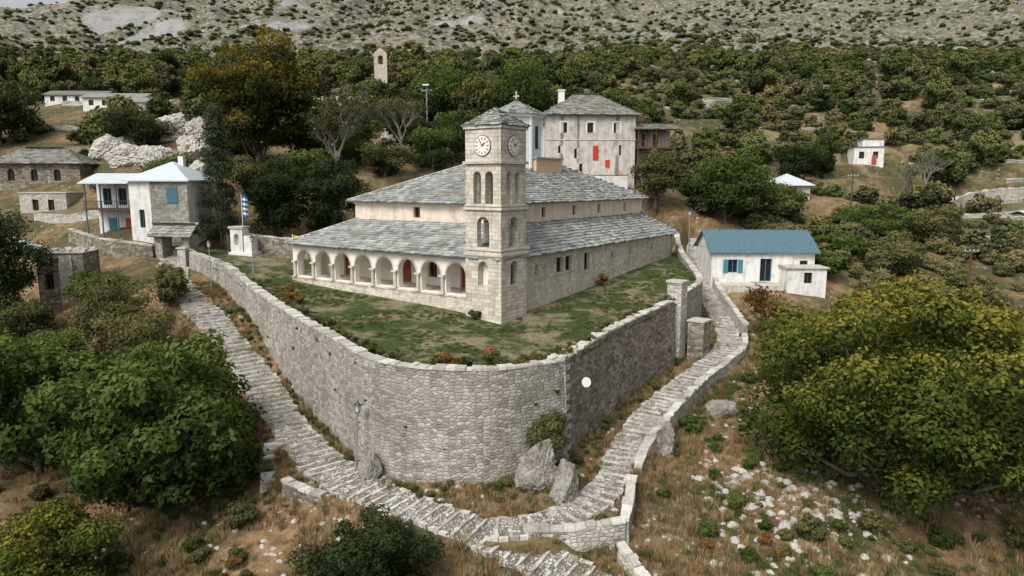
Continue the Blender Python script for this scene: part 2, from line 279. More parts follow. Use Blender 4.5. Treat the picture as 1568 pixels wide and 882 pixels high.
class MB:
    def __init__(s,X=None): s.v=[];s.f=[];s.t=[];s.X=X or Matrix.Identity(4)
    def add(s,vs,fs,tint=.5):
        k=len(s.v)
        for p in vs:
            q=s.X@Vector(p); s.v.append((q.x,q.y,q.z))
        for f in fs: s.f.append([k+i for i in f]); s.t.append(tint)
    def box(s,x0,x1,y0,y1,z0,z1,tint=.5):
        s.add([(x0,y0,z0),(x1,y0,z0),(x1,y1,z0),(x0,y1,z0),(x0,y0,z1),(x1,y0,z1),(x1,y1,z1),(x0,y1,z1)],[(3,2,1,0),(4,5,6,7),(0,1,5,4),(1,2,6,5),(2,3,7,6),(3,0,4,7)],tint)
    def cyl(s,x,y,z0,z1,r0,r1=None,n=12,a0=0):
        r1=r0 if r1 is None else r1; vs=[]
        for z,r in((z0,r0),(z1,r1)):
            for i in range(n):
                a=a0+2*math.pi*i/n; vs.append((x+r*math.cos(a),y+r*math.sin(a),z))
        s.add(vs,[tuple(range(n))[::-1],tuple(range(n,2*n))]+[(i,(i+1)%n,n+(i+1)%n,n+i) for i in range(n)])
    def tube(s,pts,rads,n=6):
        P=[Vector(p) for p in pts]; vs=[]
        for i,p in enumerate(P):
            d=(P[min(i+1,len(P)-1)]-P[max(i-1,0)]).normalized(); a=d.orthogonal().normalized(); b=d.cross(a)
            for j in range(n):
                t=2*math.pi*j/n; vs.append(p+(a*math.cos(t)+b*math.sin(t))*rads[i])
        fs=[(i*n+j,i*n+(j+1)%n,(i+1)*n+(j+1)%n,(i+1)*n+j) for i in range(len(P)-1) for j in range(n)]
        fs+=[tuple(range(n))[::-1],tuple(range((len(P)-1)*n,len(P)*n))]; s.add(vs,fs)
    def wall(s,O,d,L,z0,z1,th,ops=(),ends=True):
        """wall with real openings (centre,width,zb,zt,arched); outward side is right of d"""
        d=Vector((d[0],d[1])); nn=Vector((d.y,-d.x)); O=Vector(O)
        def P(a,z,dep): q=O+d*a-nn*dep; return (q.x,q.y,z)
        def quad(a0,a1,b0,b1):
            if a1-a0<1e-4 or b1-b0<1e-4: return
            s.add([P(a0,b0,0),P(a1,b0,0),P(a1,b1,0),P(a0,b1,0)],[(0,1,2,3)]); s.add([P(a0,b0,th),P(a1,b0,th),P(a1,b1,th),P(a0,b1,th)],[(3,2,1,0)])
        cur=0
        for (c,w,zb,zt,ar) in sorted(ops):
            a0=c-w/2;a1=c+w/2; quad(cur,a0,z0,z1); quad(a0,a1,z0,zb); quad(a0,a1,zt,z1); cur=a1
            prof=[(a0,zb),(a1,zb)]
            if ar:
                r=w/2; k=12; arc=[(c+r*math.cos(math.pi*i/k),zt-r+r*math.sin(math.pi*i/k)) for i in range(k+1)]; prof+=arc
                for i in range(k):
                    (xa,za),(xb,zb2)=arc[i],arc[i+1]
                    for dep,rev in((0,1),(th,0)):
                        q=[P(xa,za,dep),P(xa,zt,dep),P(xb,zt,dep),P(xb,zb2,dep)]; s.add(q,[(0,1,2,3) if rev==1 else (3,2,1,0)])
            else: prof+=[(a1,zt),(a0,zt)]
            m=len(prof)
            for i in range(m):
                p,q=prof[i],prof[(i+1)%m]
                if abs(p[0]-q[0])+abs(p[1]-q[1])<1e-5: continue
                s.add([P(*p,0),P(*q,0),P(*q,th),P(*p,th)],[(3,2,1,0)])
        quad(cur,L,z0,z1)
        if ends:
            for a in(0,L): s.add([P(a,z0,0),P(a,z0,th),P(a,z1,th),P(a,z1,0)],[(0,1,2,3)])
    def slabs(s,poly,ex=.42,wmin=.35,wmax=.85,th=.055,over=.15):
        P=[Vector(p) for p in poly]; A=P[0]; e=(P[1]-A).normalized(); nrm=e.cross(P[2]-A).normalized()
        if nrm.z<0: nrm=-nrm
        up=nrm.cross(e).normalized()
        if up.z<0: up=-up
        Q=[((p-A).dot(e),(p-A).dot(up)) for p in P]; tm=max(q[1] for q in Q); t=-over; m=len(Q)
        while t<tm:
            tc=min(max(t+ex*.5,.01),tm-.01); xs=[]
            for i in range(m):
                (xa,ya),(xb,yb_)=Q[i],Q[(i+1)%m]
                if (ya>tc)!=(yb_>tc): xs.append(xa+(xb-xa)*(tc-ya)/(yb_-ya))
            if len(xs)>=2:
                x=min(xs)-random.uniform(0,.25); xe=max(xs)
                while x<xe:
                    w=random.uniform(wmin,wmax); lo=random.uniform(-.07,.07); h0=th*random.uniform(.9,2.0); yaw=random.uniform(-.04,.04)
                    def R(a,b,c): return A+e*a+up*b+nrm*c
                    x1=min(x+w-.015,xe+.08); tt=t+lo; te=t+ex*1.35
                    vs=[R(x,tt+yaw,.01+h0*.2),R(x1,tt-yaw,.01+h0*.2),R(x1,te,.005),R(x,te,.005),R(x,tt+yaw,h0+.05),R(x1,tt-yaw,h0+.05),R(x1,te,.02),R(x,te,.02)]
                    s.add(vs,[(4,5,6,7),(0,1,5,4),(1,2,6,5),(3,0,4,7)],min(1,max(0,random.gauss(.5,.27)))); x+=w
            t+=ex
    def build(s,name,mat,parent=None,smooth=False,uv=True):
        me=bpy.data.meshes.new(name); me.from_pydata(s.v,[],s.f); me.update()
        a=me.attributes.new('tint','FLOAT','FACE'); a.data.foreach_set('value',s.t)
        if uv: autouv(me)
        me.materials.append(mat)
        if smooth: me.polygons.foreach_set('use_smooth',[True]*len(me.polygons))
        ob=bpy.data.objects.new(name,me); COL.objects.link(ob)
        if parent: ob.parent=parent
        return ob
class G:
    def __init__(s,name,x=0,y=0,z=0,rot=0): s.name=name; s.p={}; s.X=Matrix.Translation((x,y,z))@Matrix.Rotation(rot,4,'Z')
    def __call__(s,part,mat=None):
        if part not in s.p: s.p[part]=(MB(s.X),M[mat])
        return s.p[part][0]
    def done(s,smooth=()):
        e=bpy.data.objects.new(s.name,None); e.empty_display_size=.5; COL.objects.link(e)
        for k,(mb,mat) in s.p.items(): mb.build(k,mat,e,k in smooth)
        return e
def pane(g,O,d,th,op,frame='wood',glass='glass',shut=None):
    c,w,zb,zt,ar=op; d=Vector((d[0],d[1])); nn=Vector((d.y,-d.x)); O=Vector(O)
    def P(a,z,dep): q=O+d*a-nn*dep; return (q.x,q.y,z)
    def bar(mb,a0,a1,b0,b1,d0,d1): mb.add([P(a0,b0,d1),P(a1,b0,d1),P(a1,b0,d0),P(a0,b0,d0),P(a0,b1,d1),P(a1,b1,d1),P(a1,b1,d0),P(a0,b1,d0)],[(3,2,1,0),(4,5,6,7),(0,1,5,4),(1,2,6,5),(2,3,7,6),(3,0,4,7)])
    a0,a1=c-w/2,c+w/2; dp=th*.55
    bar(g('window_glass' if glass=='glass' else 'door_leaf',glass),a0-.02,a1+.02,zb-.02,zt+.02,dp+.03,dp+.05)
    f=g('window_frames_'+frame,frame)
    for q in((a0,a0+.07,zb,zt),(a1-.07,a1,zb,zt),(c-.03,c+.03,zb,zt),(a0+.07,a1-.07,zt-.07,zt-.003),(a0+.07,a1-.07,zb+.003,zb+.07)): bar(f,*q,dp-.03,dp+.025)
    if shut:
        sh=g('shutters_'+shut,shut); bar(sh,a0-w*.5,a0-.02,zb,zt,-.06,-.01); bar(sh,a1+.02,a1+w*.5,zb,zt,-.06,-.01)
def rect(g,x0,x1,y0,y1,z0,z1,mat,th=.35,ops=None,frame='wood',shut=None,part='walls',open_=()):
    ops=ops or {}; S={'S':((x0,y0),(1,0),x1-x0),'E':((x1,y0),(0,1),y1-y0),'N':((x1,y1),(-1,0),x1-x0),'W':((x0,y1),(0,-1),y1-y0)}
    for k,(O,d,L) in S.items():
        o=ops.get(k,[]); g(part,mat).wall(O,d,L,z0,z1,th,o,ends=False)
        if k not in open_:
            for q in o: pane(g,O,d,th,q,frame,'glass',shut)
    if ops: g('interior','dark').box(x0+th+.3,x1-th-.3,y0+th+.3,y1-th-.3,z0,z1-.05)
def hip(g,x0,x1,y0,y1,z,rise,mat,ov=.4,slab=True,part='roof',ex=.42,fasc=.14,over=.15):
    x0-=ov;x1+=ov;y0-=ov;y1+=ov; w=x1-x0;d=y1-y0; zt=z+rise
    if w>=d: r0=(x0+d/2,(y0+y1)/2,zt); r1=(x1-d/2,(y0+y1)/2,zt); F=[[(x0,y0),(x1,y0),r1,r0],[(x1,y1),(x0,y1),r0,r1],[(x0,y1),(x0,y0),r0],[(x1,y0),(x1,y1),r1]]
    else: r0=((x0+x1)/2,y0+w/2,zt); r1=((x0+x1)/2,y1-w/2,zt); F=[[(x0,y0),(x1,y0),r0],[(x1,y1),(x0,y1),r1],[(x0,y1),(x0,y0),r0,r1],[(x1,y0),(x1,y1),r1,r0]]
    mb=g(part,mat)
    for f in F:
        f=[(p[0],p[1],z) if len(p)==2 else p for p in f]
        if (Vector(f[0])-Vector(f[-1])).length<.01: continue
        mb.add(f,[tuple(range(len(f)))],.35)
        if slab: mb.slabs(f,ex,over=over)
    for a,b in(((x0,y0),(x1,y0)),((x1,y0),(x1,y1)),((x1,y1),(x0,y1)),((x0,y1),(x0,y0))):
        mb.add([(*a,z-fasc),(*b,z-fasc),(*b,z),(*a,z)],[(0,1,2,3)],.2)
    mb.add([(x0,y0,z-fasc),(x1,y0,z-fasc),(x1,y1,z-fasc),(x0,y1,z-fasc)],[(3,2,1,0)],.2)
def gable(g,x0,x1,y0,y1,z,rise,mat,ov=.4,slab=False,wallmat=None,part='roof',ribs=False):
    xa,xb,ya,yb_=x0-ov,x1+ov,y0-ov,y1+ov; ym=(y0+y1)/2; k=rise/((y1-y0)/2); ze=z-ov*k; zt=z+rise; mb=g(part,mat); t=.1
    for s_,yy in((1,ya),(-1,yb_)):
        f=[(xa,yy,ze),(xb,yy,ze),(xb,ym,zt),(xa,ym,zt)]
        mb.add(f+[(p[0],p[1],p[2]-t) for p in f],[(0,1,2,3) if s_>0 else (3,2,1,0),(4,5,6,7),(0,1,5,4),(1,2,6,5),(3,0,4,7)],.4)
        if slab: mb.slabs(f)
        if ribs:
            x=xa+.05
            while x<xb: 
                mb.add([(x,yy,ze+.01),(x+.06,yy,ze+.01),(x+.06,ym,zt+.01),(x,ym,zt+.01),(x,yy,ze+.05),(x+.06,yy,ze+.05),(x+.06,ym,zt+.05),(x,ym,zt+.05)],[(4,5,6,7),(0,1,5,4),(1,2,6,5),(3,0,4,7)]); x+=.33
    if wallmat:
        for xx,th in((x0,.3),(x1,-.3)): g('gables',wallmat).add([(xx,y0,z),(xx,y1,z),(xx,ym,zt-.02),(xx+th,y0,z),(xx+th,y1,z),(xx+th,ym,zt-.02)],[(0,1,2),(3,4,5)])
def fastmesh(name,V,F,mat,tint=None,parent=None,link=True):
    me=bpy.data.meshes.new(name); k=F.shape[1]; me.vertices.add(len(V)); me.vertices.foreach_set('co',V.astype(np.float32).ravel())
    me.loops.add(F.size); me.loops.foreach_set('vertex_index',F.astype(np.int32).ravel()); me.polygons.add(len(F)); me.polygons.foreach_set('loop_start',np.arange(0,F.size,k,dtype=np.int32)); me.update(calc_edges=True)
    if tint is not None: a=me.attributes.new('tint','FLOAT','FACE'); a.data.foreach_set('value',tint.astype(np.float32))
    if mat: me.materials.append(mat)
    ob=bpy.data.objects.new(name,me)
    if link: COL.objects.link(ob)
    if parent: ob.parent=parent
    return ob
def unit(n,rng): d=rng.normal(size=(n,3)); return d/np.linalg.norm(d,axis=1)[:,None]
def leafverts(C,Nn,S,rng,asp=.55):
    r=unit(len(C),rng); t=np.cross(Nn,r); t/=np.linalg.norm(t,axis=1)[:,None]+1e-9; b=np.cross(Nn,t); S=S[:,None]
    V=np.stack([C-t*S,C+b*S*asp,C+t*S,C-b*S*asp],1).reshape(-1,3); F=np.arange(len(C)*4).reshape(-1,4); return V,F
def crown(n,r,zc,rz,K,ls,seed,clump=.34,shape='round'):
    rng=np.random.default_rng(seed); cc=unit(K,rng)*(rng.uniform(.25,.82,K)[:,None]); cc[:,2]=np.where(cc[:,2]<-.45,cc[:,2]*.8,cc[:,2])
    cr=rng.uniform(.55,1.3,K)*clump
    if shape=='cone':
        h=rng.uniform(-1,1,K); a=rng.uniform(0,6.28,K); rr=(1-(h*.5+.5)**2.2)*.75*np.sqrt(rng.uniform(.1,1,K)); cc=np.stack([rr*np.cos(a),rr*np.sin(a),h*.92],1)
    C0=cc*np.array([r,r,rz])+np.array([0,0,zc]); ci=rng.choice(K,n,p=cr**2/np.sum(cr**2)); d=unit(n,rng); d[:,2]=np.abs(d[:,2])*np.where(rng.random(n)<.72,1,-1)
    rad=cr[ci]*(.5+.55*np.sqrt(rng.random(n)))*(1+.3*np.sin(d[:,0]*7+ci)*np.sin(d[:,1]*6+ci*2)); P=C0[ci]+d*rad[:,None]*np.array([r,r,min(r,rz)*.85])
    N_=d+rng.normal(size=(n,3))*.55+np.array([0,0,.35]); N_/=np.linalg.norm(N_,axis=1)[:,None]
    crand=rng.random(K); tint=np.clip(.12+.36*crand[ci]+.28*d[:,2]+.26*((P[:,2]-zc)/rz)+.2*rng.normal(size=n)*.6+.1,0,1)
    V,F=leafverts(P,N_,ls*rng.uniform(.6,1.25,n),rng); return V,F,tint,C0
def tree(name,x,y,h,r,n=9000,ls=.16,leaf='leafA',seed=1,K=26,low=.2,z=None,clump=.34,shape='round',tr=None,limbs=9):
    z=T(x,y) if z is None else z; zc=h*(low+1)/2; rz=h*(1-low)/2*.95
    V,F,t,C0=crown(n,r,zc,rz,K,ls,seed,clump,shape); rng=random.Random(seed); mb=MB(); tr=tr or r*.05+.04
    top=Vector((rng.uniform(-.1,.1)*r,rng.uniform(-.1,.1)*r,zc*1.05)); fork=Vector((0,0,max(.2,h*low*.8)))
    mb.tube([(0,0,-.6),(0,0,.1),fork,top],[tr*1.5,tr*1.15,tr*.85,tr*.3],8)
    for c in C0[:limbs]:
        c=Vector(c); s0=fork.lerp(top,rng.uniform(0,.5)); md=s0.lerp(c,.5)+Vector((0,0,-.06*h))
        mb.tube([s0,md,c],[tr*.5,tr*.32,tr*.08],6)
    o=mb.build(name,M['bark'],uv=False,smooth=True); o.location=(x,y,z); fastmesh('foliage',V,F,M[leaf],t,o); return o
def baretree(name,x,y,h,seed,leaf='leafO',nl=1500,spread=.5,z=None):
    rng=random.Random(seed); mb=MB(); tips=[]
    def br(p,d,L,r,k):
        e=p+d*L; md=p+d*L*.5+Vector([rng.uniform(-.06,.06)*L for _ in range(3)]); mb.tube([p,md,e],[r,r*.8,r*.6],5 if k>1 else 4)
        tips.append(e)
        if k<=0: return
        for i in range(3 if k<4 else 4):
            q=(d+Vector((rng.uniform(-1,1),rng.uniform(-1,1),rng.uniform(-.3,.7)))*spread*1.3).normalized(); br(p.lerp(e,rng.uniform(.6,1)),q,L*rng.uniform(.6,.85),r*.55,k-1)
    br(Vector((0,0,-.3)),Vector((.03,.02,1)),h*.32,h*.022,5)
    o=mb.build(name,M['barkgrey'],uv=False); o.location=(x,y,T(x,y) if z is None else z)
    if nl:
        r2=np.random.default_rng(seed); tp=np.array([tuple(t) for t in tips]); C=tp[r2.integers(0,len(tp),nl)]+r2.normal(size=(nl,3))*h*.035; V,F=leafverts(C,unit(nl,r2),.16*r2.uniform(.6,1.3,nl),r2); fastmesh('foliage',V,F,M[leaf],r2.random(nl),o)
    return o
def instancer(name,xs,ys,zs,ss,proto,protoname):
    n=len(xs); a=RNG.uniform(0,6.28,n); c=np.cos(a)*ss*.5; s=np.sin(a)*ss*.5
    V=np.zeros((n,4,3)); 
    for i,(u,v) in enumerate(((-1,-1),(1,-1),(1,1),(-1,1))): V[:,i,0]=xs+u*c-v*s; V[:,i,1]=ys+u*s+v*c; V[:,i,2]=zs
    ob=fastmesh(name,V.reshape(-1,3),np.arange(n*4).reshape(-1,4),None); ob.instance_type='FACES'; ob.use_instance_faces_scale=True; ob.instance_faces_scale=1; ob.show_instancer_for_render=False; ob.show_instancer_for_viewport=False
    proto.name=protoname; proto.parent=ob; proto.location=(0,0,0); return ob
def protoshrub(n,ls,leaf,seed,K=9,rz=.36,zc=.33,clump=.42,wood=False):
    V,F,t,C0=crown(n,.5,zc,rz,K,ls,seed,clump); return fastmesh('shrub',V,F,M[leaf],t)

# ------------------------------------------------------------------ terrain
tx=30*np.sinh(np.linspace(-4.6,4.6,620)); ty=45+25*np.sinh(np.linspace(-1.1,5.0,660)); GX,GY=np.meshgrid(tx,ty); Zt=tz(GX.ravel(),GY.ravel())
V=np.stack([GX.ravel(),GY.ravel(),Zt],1); nx=len(tx);ny=len(ty); I=np.arange((nx-1)*(ny-1)); ii=I//(nx-1)*nx+I%(nx-1); F=np.stack([ii,ii+1,ii+1+nx,ii+nx],1)
terr=fastmesh('terrain',V,F,M['ground']); terr.data.polygons.foreach_set('use_smooth',np.ones(len(F),bool))
x=V[:,0];y=V[:,1]
def scree_at(x,y):
    sc=np.zeros(np.shape(x))
    for (cx,cy,rx,ry) in((-236,440,30,24),(-176,392,36,12),(-206,415,12,22),(-130,405,26,18),(-30,412,20,6),(-146,490,12,24),(40,470,12,14)):
        q=((x-cx)/rx)**2+((y-cy)/ry)**2+fbm(x*.05,y*.05,21)*3.5; sc=np.maximum(sc,1-sstep(.3,1.3,q))
    return sc
a=terr.data.attributes.new('scree','FLOAT','POINT'); a.data.foreach_set('value',scree_at(x,y).astype(np.float32))
pts=[Vector(p) for p in YPOLY]; n0=len(pts); gx,gy=np.meshgrid(np.arange(-36,21,.7),np.arange(36,98,.7)); gi=inpoly(gx.ravel(),gy.ravel(),YPOLY)
gp=np.stack([gx.ravel()[gi],gy.ravel()[gi]],1); pts+= [Vector(p) for p in gp]
r=delaunay_2d_cdt(pts,[(i,(i+1)%n0) for i in range(n0)],[],1,1e-3); vv=np.array([tuple(p) for p in r[0]]); fz=yz(vv[:,0],vv[:,1])
ym=fastmesh('churchyard_lawn',np.column_stack([vv,fz]),np.array([f for f in r[2] if len(f)==3]),M['yard'])

# ------------------------------------------------------------------ walls along lines
def linewall(name,line,th,mat,depth=None,batter=0.0,cap='paleslab',capw=.12,step=.7,side=1,bottom=None,smoothed=True):
    L=resample(line,step) if smoothed else np.array(line,float); d=np.gradient(L[:,:2],axis=0); d/=np.linalg.norm(d,axis=1)[:,None]; nrm=np.stack([d[:,1],-d[:,0]],1)*side
    u=np.concatenate([[0],np.cumsum(np.linalg.norm(np.diff(L[:,:2],axis=0),axis=1))])
    vs=[];uvs=[]; fs=[]
    for i,(p,nn) in enumerate(zip(L,nrm)):
        o=p[:2]; inn=o-nn*th; zt=p[2]-.06; zb=(T(*(o+nn*.4))-.7) if depth is None else zt-depth
        H=zt-zb; ks=5
        for k in range(ks+1):
            f=k/ks; q=o+nn*(batter*H*(1-f)+ .03*math.sin(u[i]*1.7+k)); vs.append((q[0],q[1],zb+H*f)); uvs.append((u[i],zb+H*f))
        vs.append((inn[0],inn[1],zt)); uvs.append((u[i],zt+th)); vs.append((inn[0],inn[1],zb)); uvs.append((u[i],zt+th+H))
    m=8
    for i in range(len(L)-1):
        for k in range(7): fs.append((i*m+k,(i+1)*m+k,(i+1)*m+k+1,i*m+k+1)[::(1 if side>0 else -1)])
    fs.append(tuple(range(8))); fs.append(tuple(range((len(L)-1)*m,len(L)*m))[::-1])
    me=bpy.data.meshes.new('masonry'); me.from_pydata(vs,[],fs); me.update(); uvl=me.uv_layers.new(name='UVMap')
    for lp in me.loops: uvl.data[lp.index].uv=uvs[lp.vertex_index]
    me.materials.append(M[mat]); e=bpy.data.objects.new(name,None); COL.objects.link(e); ob=bpy.data.objects.new('masonry',me); COL.objects.link(ob); ob.parent=e
    if cap:
        mb=MB(); s=0; tot=u[-1]
        while s<tot-.1:
            w=random.uniform(.3,.8); e1=min(s+w-.02,tot); P=[]
            for q in(s,e1):
                c=[np.interp(q,u,L[:,j]) for j in range(3)]; nn=np.array([np.interp(q,u,nrm[:,j]) for j in range(2)]); nn/=np.linalg.norm(nn); P.append((c,nn))
            jo=random.uniform(-.02,.08); ji=random.uniform(-.08,.08); h=random.uniform(.5,1.7)*capw
            vs=[]
            for zz in(-.07,h-.06):
                for (c,nn),aa in((P[0],jo),(P[1],jo)): vs.append((c[0]+nn[0]*aa,c[1]+nn[1]*aa,c[2]+zz))
                for (c,nn) in(P[1],P[0]): vs.append((c[0]-nn[0]*(th+ji),c[1]-nn[1]*(th+ji),c[2]+zz))
            mb.add(vs,[(3,2,1,0),(4,5,6,7),(0,1,5,4),(1,2,6,5),(2,3,7,6),(3,0,4,7)],random.random()); s+=w
        mb.build('coping_stones',M[cap],e)
    return e
linewall('retaining_wall',WALL,.65,'rubble',batter=.05)
linewall('retaining_wall',WALLR,.65,'rubble_brown',batter=.05)
g=G('corner_quoins'); zz=T(3.9,37.6)-.4; k=0
while zz<.42:
    f=max(0,(.25-zz)*.05); ang=math.radians(28.7 if k%2 else 61.6); nx_,ny_=(.68,-.70)
    X=Matrix.Translation((3.06+nx_*f,38.68+ny_*f,0))@Matrix.Rotation(ang,4,'Z'); mb=g('stones','pale'); mb.X=X
    L_=random.uniform(.45,.8)
    if k%2: mb.box(-L_,.03,-.03,.45,zz,zz+.285)
    else: mb.box(-.03,L_,-.035,.45,zz,zz+.285)
    zz+=.3;k+=1
g.done()
linewall('yard_side_wall',[(13.5,56,.9),(15.3,58.7,1.2),(17.5,62,1.6),(18.5,68,2.0),(19.0,74,2.6),(19.9,80,3.2),(21,87,5)],.5,'rubble')
linewall('path_parapet',[(7.6,37.8,-5.9),(8.2,39.2,-5.5),(9.8,42.2,-5.1),(12,45.7,-4.5),(14.9,49.7,-3.9),(17.6,52.9,-3.4),(19.8,56,-3.0),(20.6,58.5,-2.6)],.5,'pale',depth=1.9)
linewall('path_side_wall',[(21.0,59.5,-1.9),(21.2,63,-1.3),(21.3,68,-.2),(21.5,71,.8)],.45,'pale',depth=1.8)
linewall('low_wall',[(.6,32.0,-6.75),(3.2,31.8,-6.6),(5.7,32.1,-6.3)],.55,'pale',depth=2.6,smoothed=False)
linewall('low_wall',[(5.9,32.2,-6.3),(6.4,33.8,-5.9),(6.9,35.8,-5.5)],.5,'pale',depth=2.4)
linewall('low_wall',[(5.2,31.3,-7.1),(5.7,30.3,-7.5),(6.3,29.0,-8.0),(7.2,27.6,-8.4)],.45,'pale',depth=1.5)
linewall('low_wall',[(-13.2,36.9,-6.3),(-11.9,35.8,-6.3),(-10.4,35.0,-6.4)],.5,'rubble_brown',depth=1.8)
linewall('boundary_wall',[(-52,80,5.2),(-45,74,4.6),(-40.5,72.5,4.2),(-38.2,72.3,3.9)],.5,'rubble_brown')
linewall('boundary_wall',[(-33,78,5.0),(-27.5,76,4.6),(-22,74.5,4.2)],.5,'rubble_brown')
linewall('terrace_wall',[(-50,73,2.6),(-45,68,1.6),(-41.5,67.5,1.0)],.5,'rubble_brown')
linewall('terrace_wall',[(-60,86,T(-60,86)+.9),(-55,84.5,T(-55,84.5)+1),(-50.5,84,T(-50.5,84)+1)],.5,'pale')
rt=random.Random(5)
for i in range(22):
    y0=rt.uniform(92,200); x0=rt.uniform(.2,.75)*y0; Ln=rt.uniform(8,22); P_=[]
    for k in range(6): xx=x0+Ln*k/5; yy=y0+2.5*math.sin(xx*.12+i); P_.append((xx,yy,T(xx,yy)+.55))
    if not any(math.hypot(x0+Ln/2-a,y0-b)<13 for a,b in((63,120),(42,104),(42,98),(26,72))): linewall('dry_stone_terrace',P_,.7,'rubble',depth=1.6,step=2)
rt=random.Random(9)
for i in range(9):
    y0=rt.uniform(100,170); x0=-rt.uniform(.05,.7)*y0; Ln=rt.uniform(8,18); P_=[]
    for k in range(6): xx=x0+Ln*k/5; yy=y0+2*math.sin(xx*.12+i); P_.append((xx,yy,T(xx,yy)+.8))
    linewall('dry_stone_terrace',P_,.7,'pale',depth=2,step=2)
# little flight of steps leaving the path towards the lower field
g=G('side_steps')
for i in range(7):
    t_=i/6; sx_=-15.1+.9*t_; sy_=41.0-2.9*t_; sz_=T(sx_,sy_)+.12; mb=g('treads','paleslab'); mb.X=Matrix.Translation((sx_,sy_,sz_))@Matrix.Rotation(.25+random.uniform(-.06,.06),4,'Z'); mb.box(-.65,.65,-.2,.2,-.5,random.uniform(0,.04),random.random())
g.done()

# ------------------------------------------------------------------ stepped cobbled paths
def path(name,line,w0,stp,rise=.0):
    L=resample(line,stp); d=np.gradient(L[:,:2],axis=0); d/=np.linalg.norm(d,axis=1)[:,None]; nrm=np.stack([d[:,1],-d[:,0]],1); vs=[];uv=[];fs=[]
    u=np.concatenate([[0],np.cumsum(np.linalg.norm(np.diff(L[:,:2],axis=0),axis=1))]); W=[w0*(1+.1*math.sin(q*.45)+.05*math.sin(q*1.9)) for q in u]
    def ring(i,z):
        k=len(vs); 
        for j in range(7):
            f=(j/6-.5)*W[i]; q=L[i,:2]+nrm[i]*f; vs.append((q[0],q[1],z+.02*math.sin(j*2.3+i*1.7))); uv.append((f+50,u[i]))
        return k
    prev=None
    for i in range(len(L)-1):
        zm=(L[i,2]+L[i+1,2])/2+.02; sl=(L[i+1,2]-L[i,2])*.5
        a=ring(i,zm-sl*.5); b=ring(i+1,zm+sl*.5)
        for j in range(6): fs.append((a+j,b+j,b+j+1,a+j+1))
        if prev is not None:
            for j in range(6): fs.append((prev+j,a+j,a+j+1,prev+j+1))
        k=len(vs)
        for (i2,c,sg) in((i,a,-1),(i+1,b,-1),(i,a,1),(i+1,b,1)):
            q=L[i2,:2]+nrm[i2]*W[i2]*.5*sg; vs.append((q[0],q[1],zm-.8)); uv.append((W[i2]*.5*sg+50+.8*sg,u[i2]))
        fs.append((a,b,k+1,k)); fs.append((a+6,k+2,k+3,b+6)); prev=b
    me=bpy.data.meshes.new('paving'); me.from_pydata(vs,[],fs); me.update(); uvl=me.uv_layers.new(name='UVMap')
    for lp in me.loops: uvl.data[lp.index].uv=uv[lp.vertex_index]
    me.materials.append(M['cobble']); e=bpy.data.objects.new(name,None); COL.objects.link(e); ob=bpy.data.objects.new('paving',me); COL.objects.link(ob); ob.parent=e
    mb=MB()
    for i in range(1,len(L)-1):
        f=-W[i]/2
        zt=max((L[i,2]+L[i+1,2])/2,(L[i-1,2]+L[i,2])/2)+.02
        while f<W[i]/2-.1:
            w=random.uniform(.22,.55); c=L[i,:2]+nrm[i]*(f+w/2); a=math.atan2(nrm[i][1],nrm[i][0])+random.uniform(-.08,.08); mb.X=Matrix.Translation((c[0],c[1],zt))@Matrix.Rotation(a,4,'Z')
            h=random.uniform(.01,.05)
            if random.random()<.88: mb.box(-w/2+.012,w/2-.012,-random.uniform(.04,.12),random.uniform(.04,.12),-.2,h,random.random())
            f+=w
    q=0
    while q<u[-1]:
        w=random.uniform(.3,.6)
        for sg in(-1,1):
            c=np.array([np.interp(q,u,L[:,j]) for j in range(3)]); nn=np.array([np.interp(q,u,nrm[:,j]) for j in range(2)]); dd=np.array([-nn[1],nn[0]]); wd=np.interp(q,u,W)/2+random.uniform(-.08,.05)
            p=c[:2]+nn*sg*wd; mb.X=Matrix.Translation((p[0],p[1],c[2]))@Matrix.Rotation(math.atan2(dd[1],dd[0])+random.uniform(-.2,.2),4,'Z')
            if random.random()<.7: mb.box(-w/2+.01,w/2-.01,-.12,.12,-.3,random.uniform(.0,.09),random.random())
        q+=w
    mb.build('edge_stones',M['paleslab'],e); return e
path('cobbled_path',LPATH,2.5,.62); path('cobbled_path',RPATH,1.9,.6)

# ------------------------------------------------------------------ church
ROT=math.radians(55); CX,CY=-.8,50.2
g=G('stone_church',CX,CY,0,ROT)
PIT=2.68; A0=25.0; ops=[]
for i in range(8):
    q=4.85+i*PIT*.985; ops.append((A0-q,2.05,1.75,4.25,True))
g('arcade_wall','cream').wall((.6,A0),(0,-1),A0-.6,-.6,4.85,.55,ops,ends=True)
for i in range(8):
    q=4.85+i*PIT*.985; r_=1.025
    for k in range(16):
        a0=math.pi*k/16;a1=math.pi*(k+1)/16; zc=4.25-r_
        P=lambda rr,a,xx:(xx,q+rr*math.cos(a),zc+rr*math.sin(a))
        g('arch_mouldings','trim').add([P(r_+.005,a0,.56),P(r_+.16,a0,.56),P(r_+.16,a1,.56),P(r_+.005,a1,.56),P(r_+.005,a0,.6),P(r_+.16,a0,.6),P(r_+.16,a1,.6),P(r_+.005,a1,.6)],[(0,1,2,3),(1,5,6,2),(0,3,7,4)])
g('plinth','church').box(.48,.6-.003,3.42,A0+.1,-.8,1.55)
g('plinth','church').box(.42,.6-.003,3.42,A0+.1,1.552,1.68)
for i in range(9):
    q=4.85-PIT*.985/2+i*PIT*.985
    if q<3.9: continue
    g('columns','trim').cyl(.5,q,1.68,3.05,.17,.15,12); g('columns','trim').box(.3,.597,q-.27,q+.27,3.05,3.22); g('columns').box(.3,.597,q-.24,q+.24,1.682,1.8)
g('porch_floor','trim').box(1.16,4.2,.8,A0-.3,1.4,1.6)
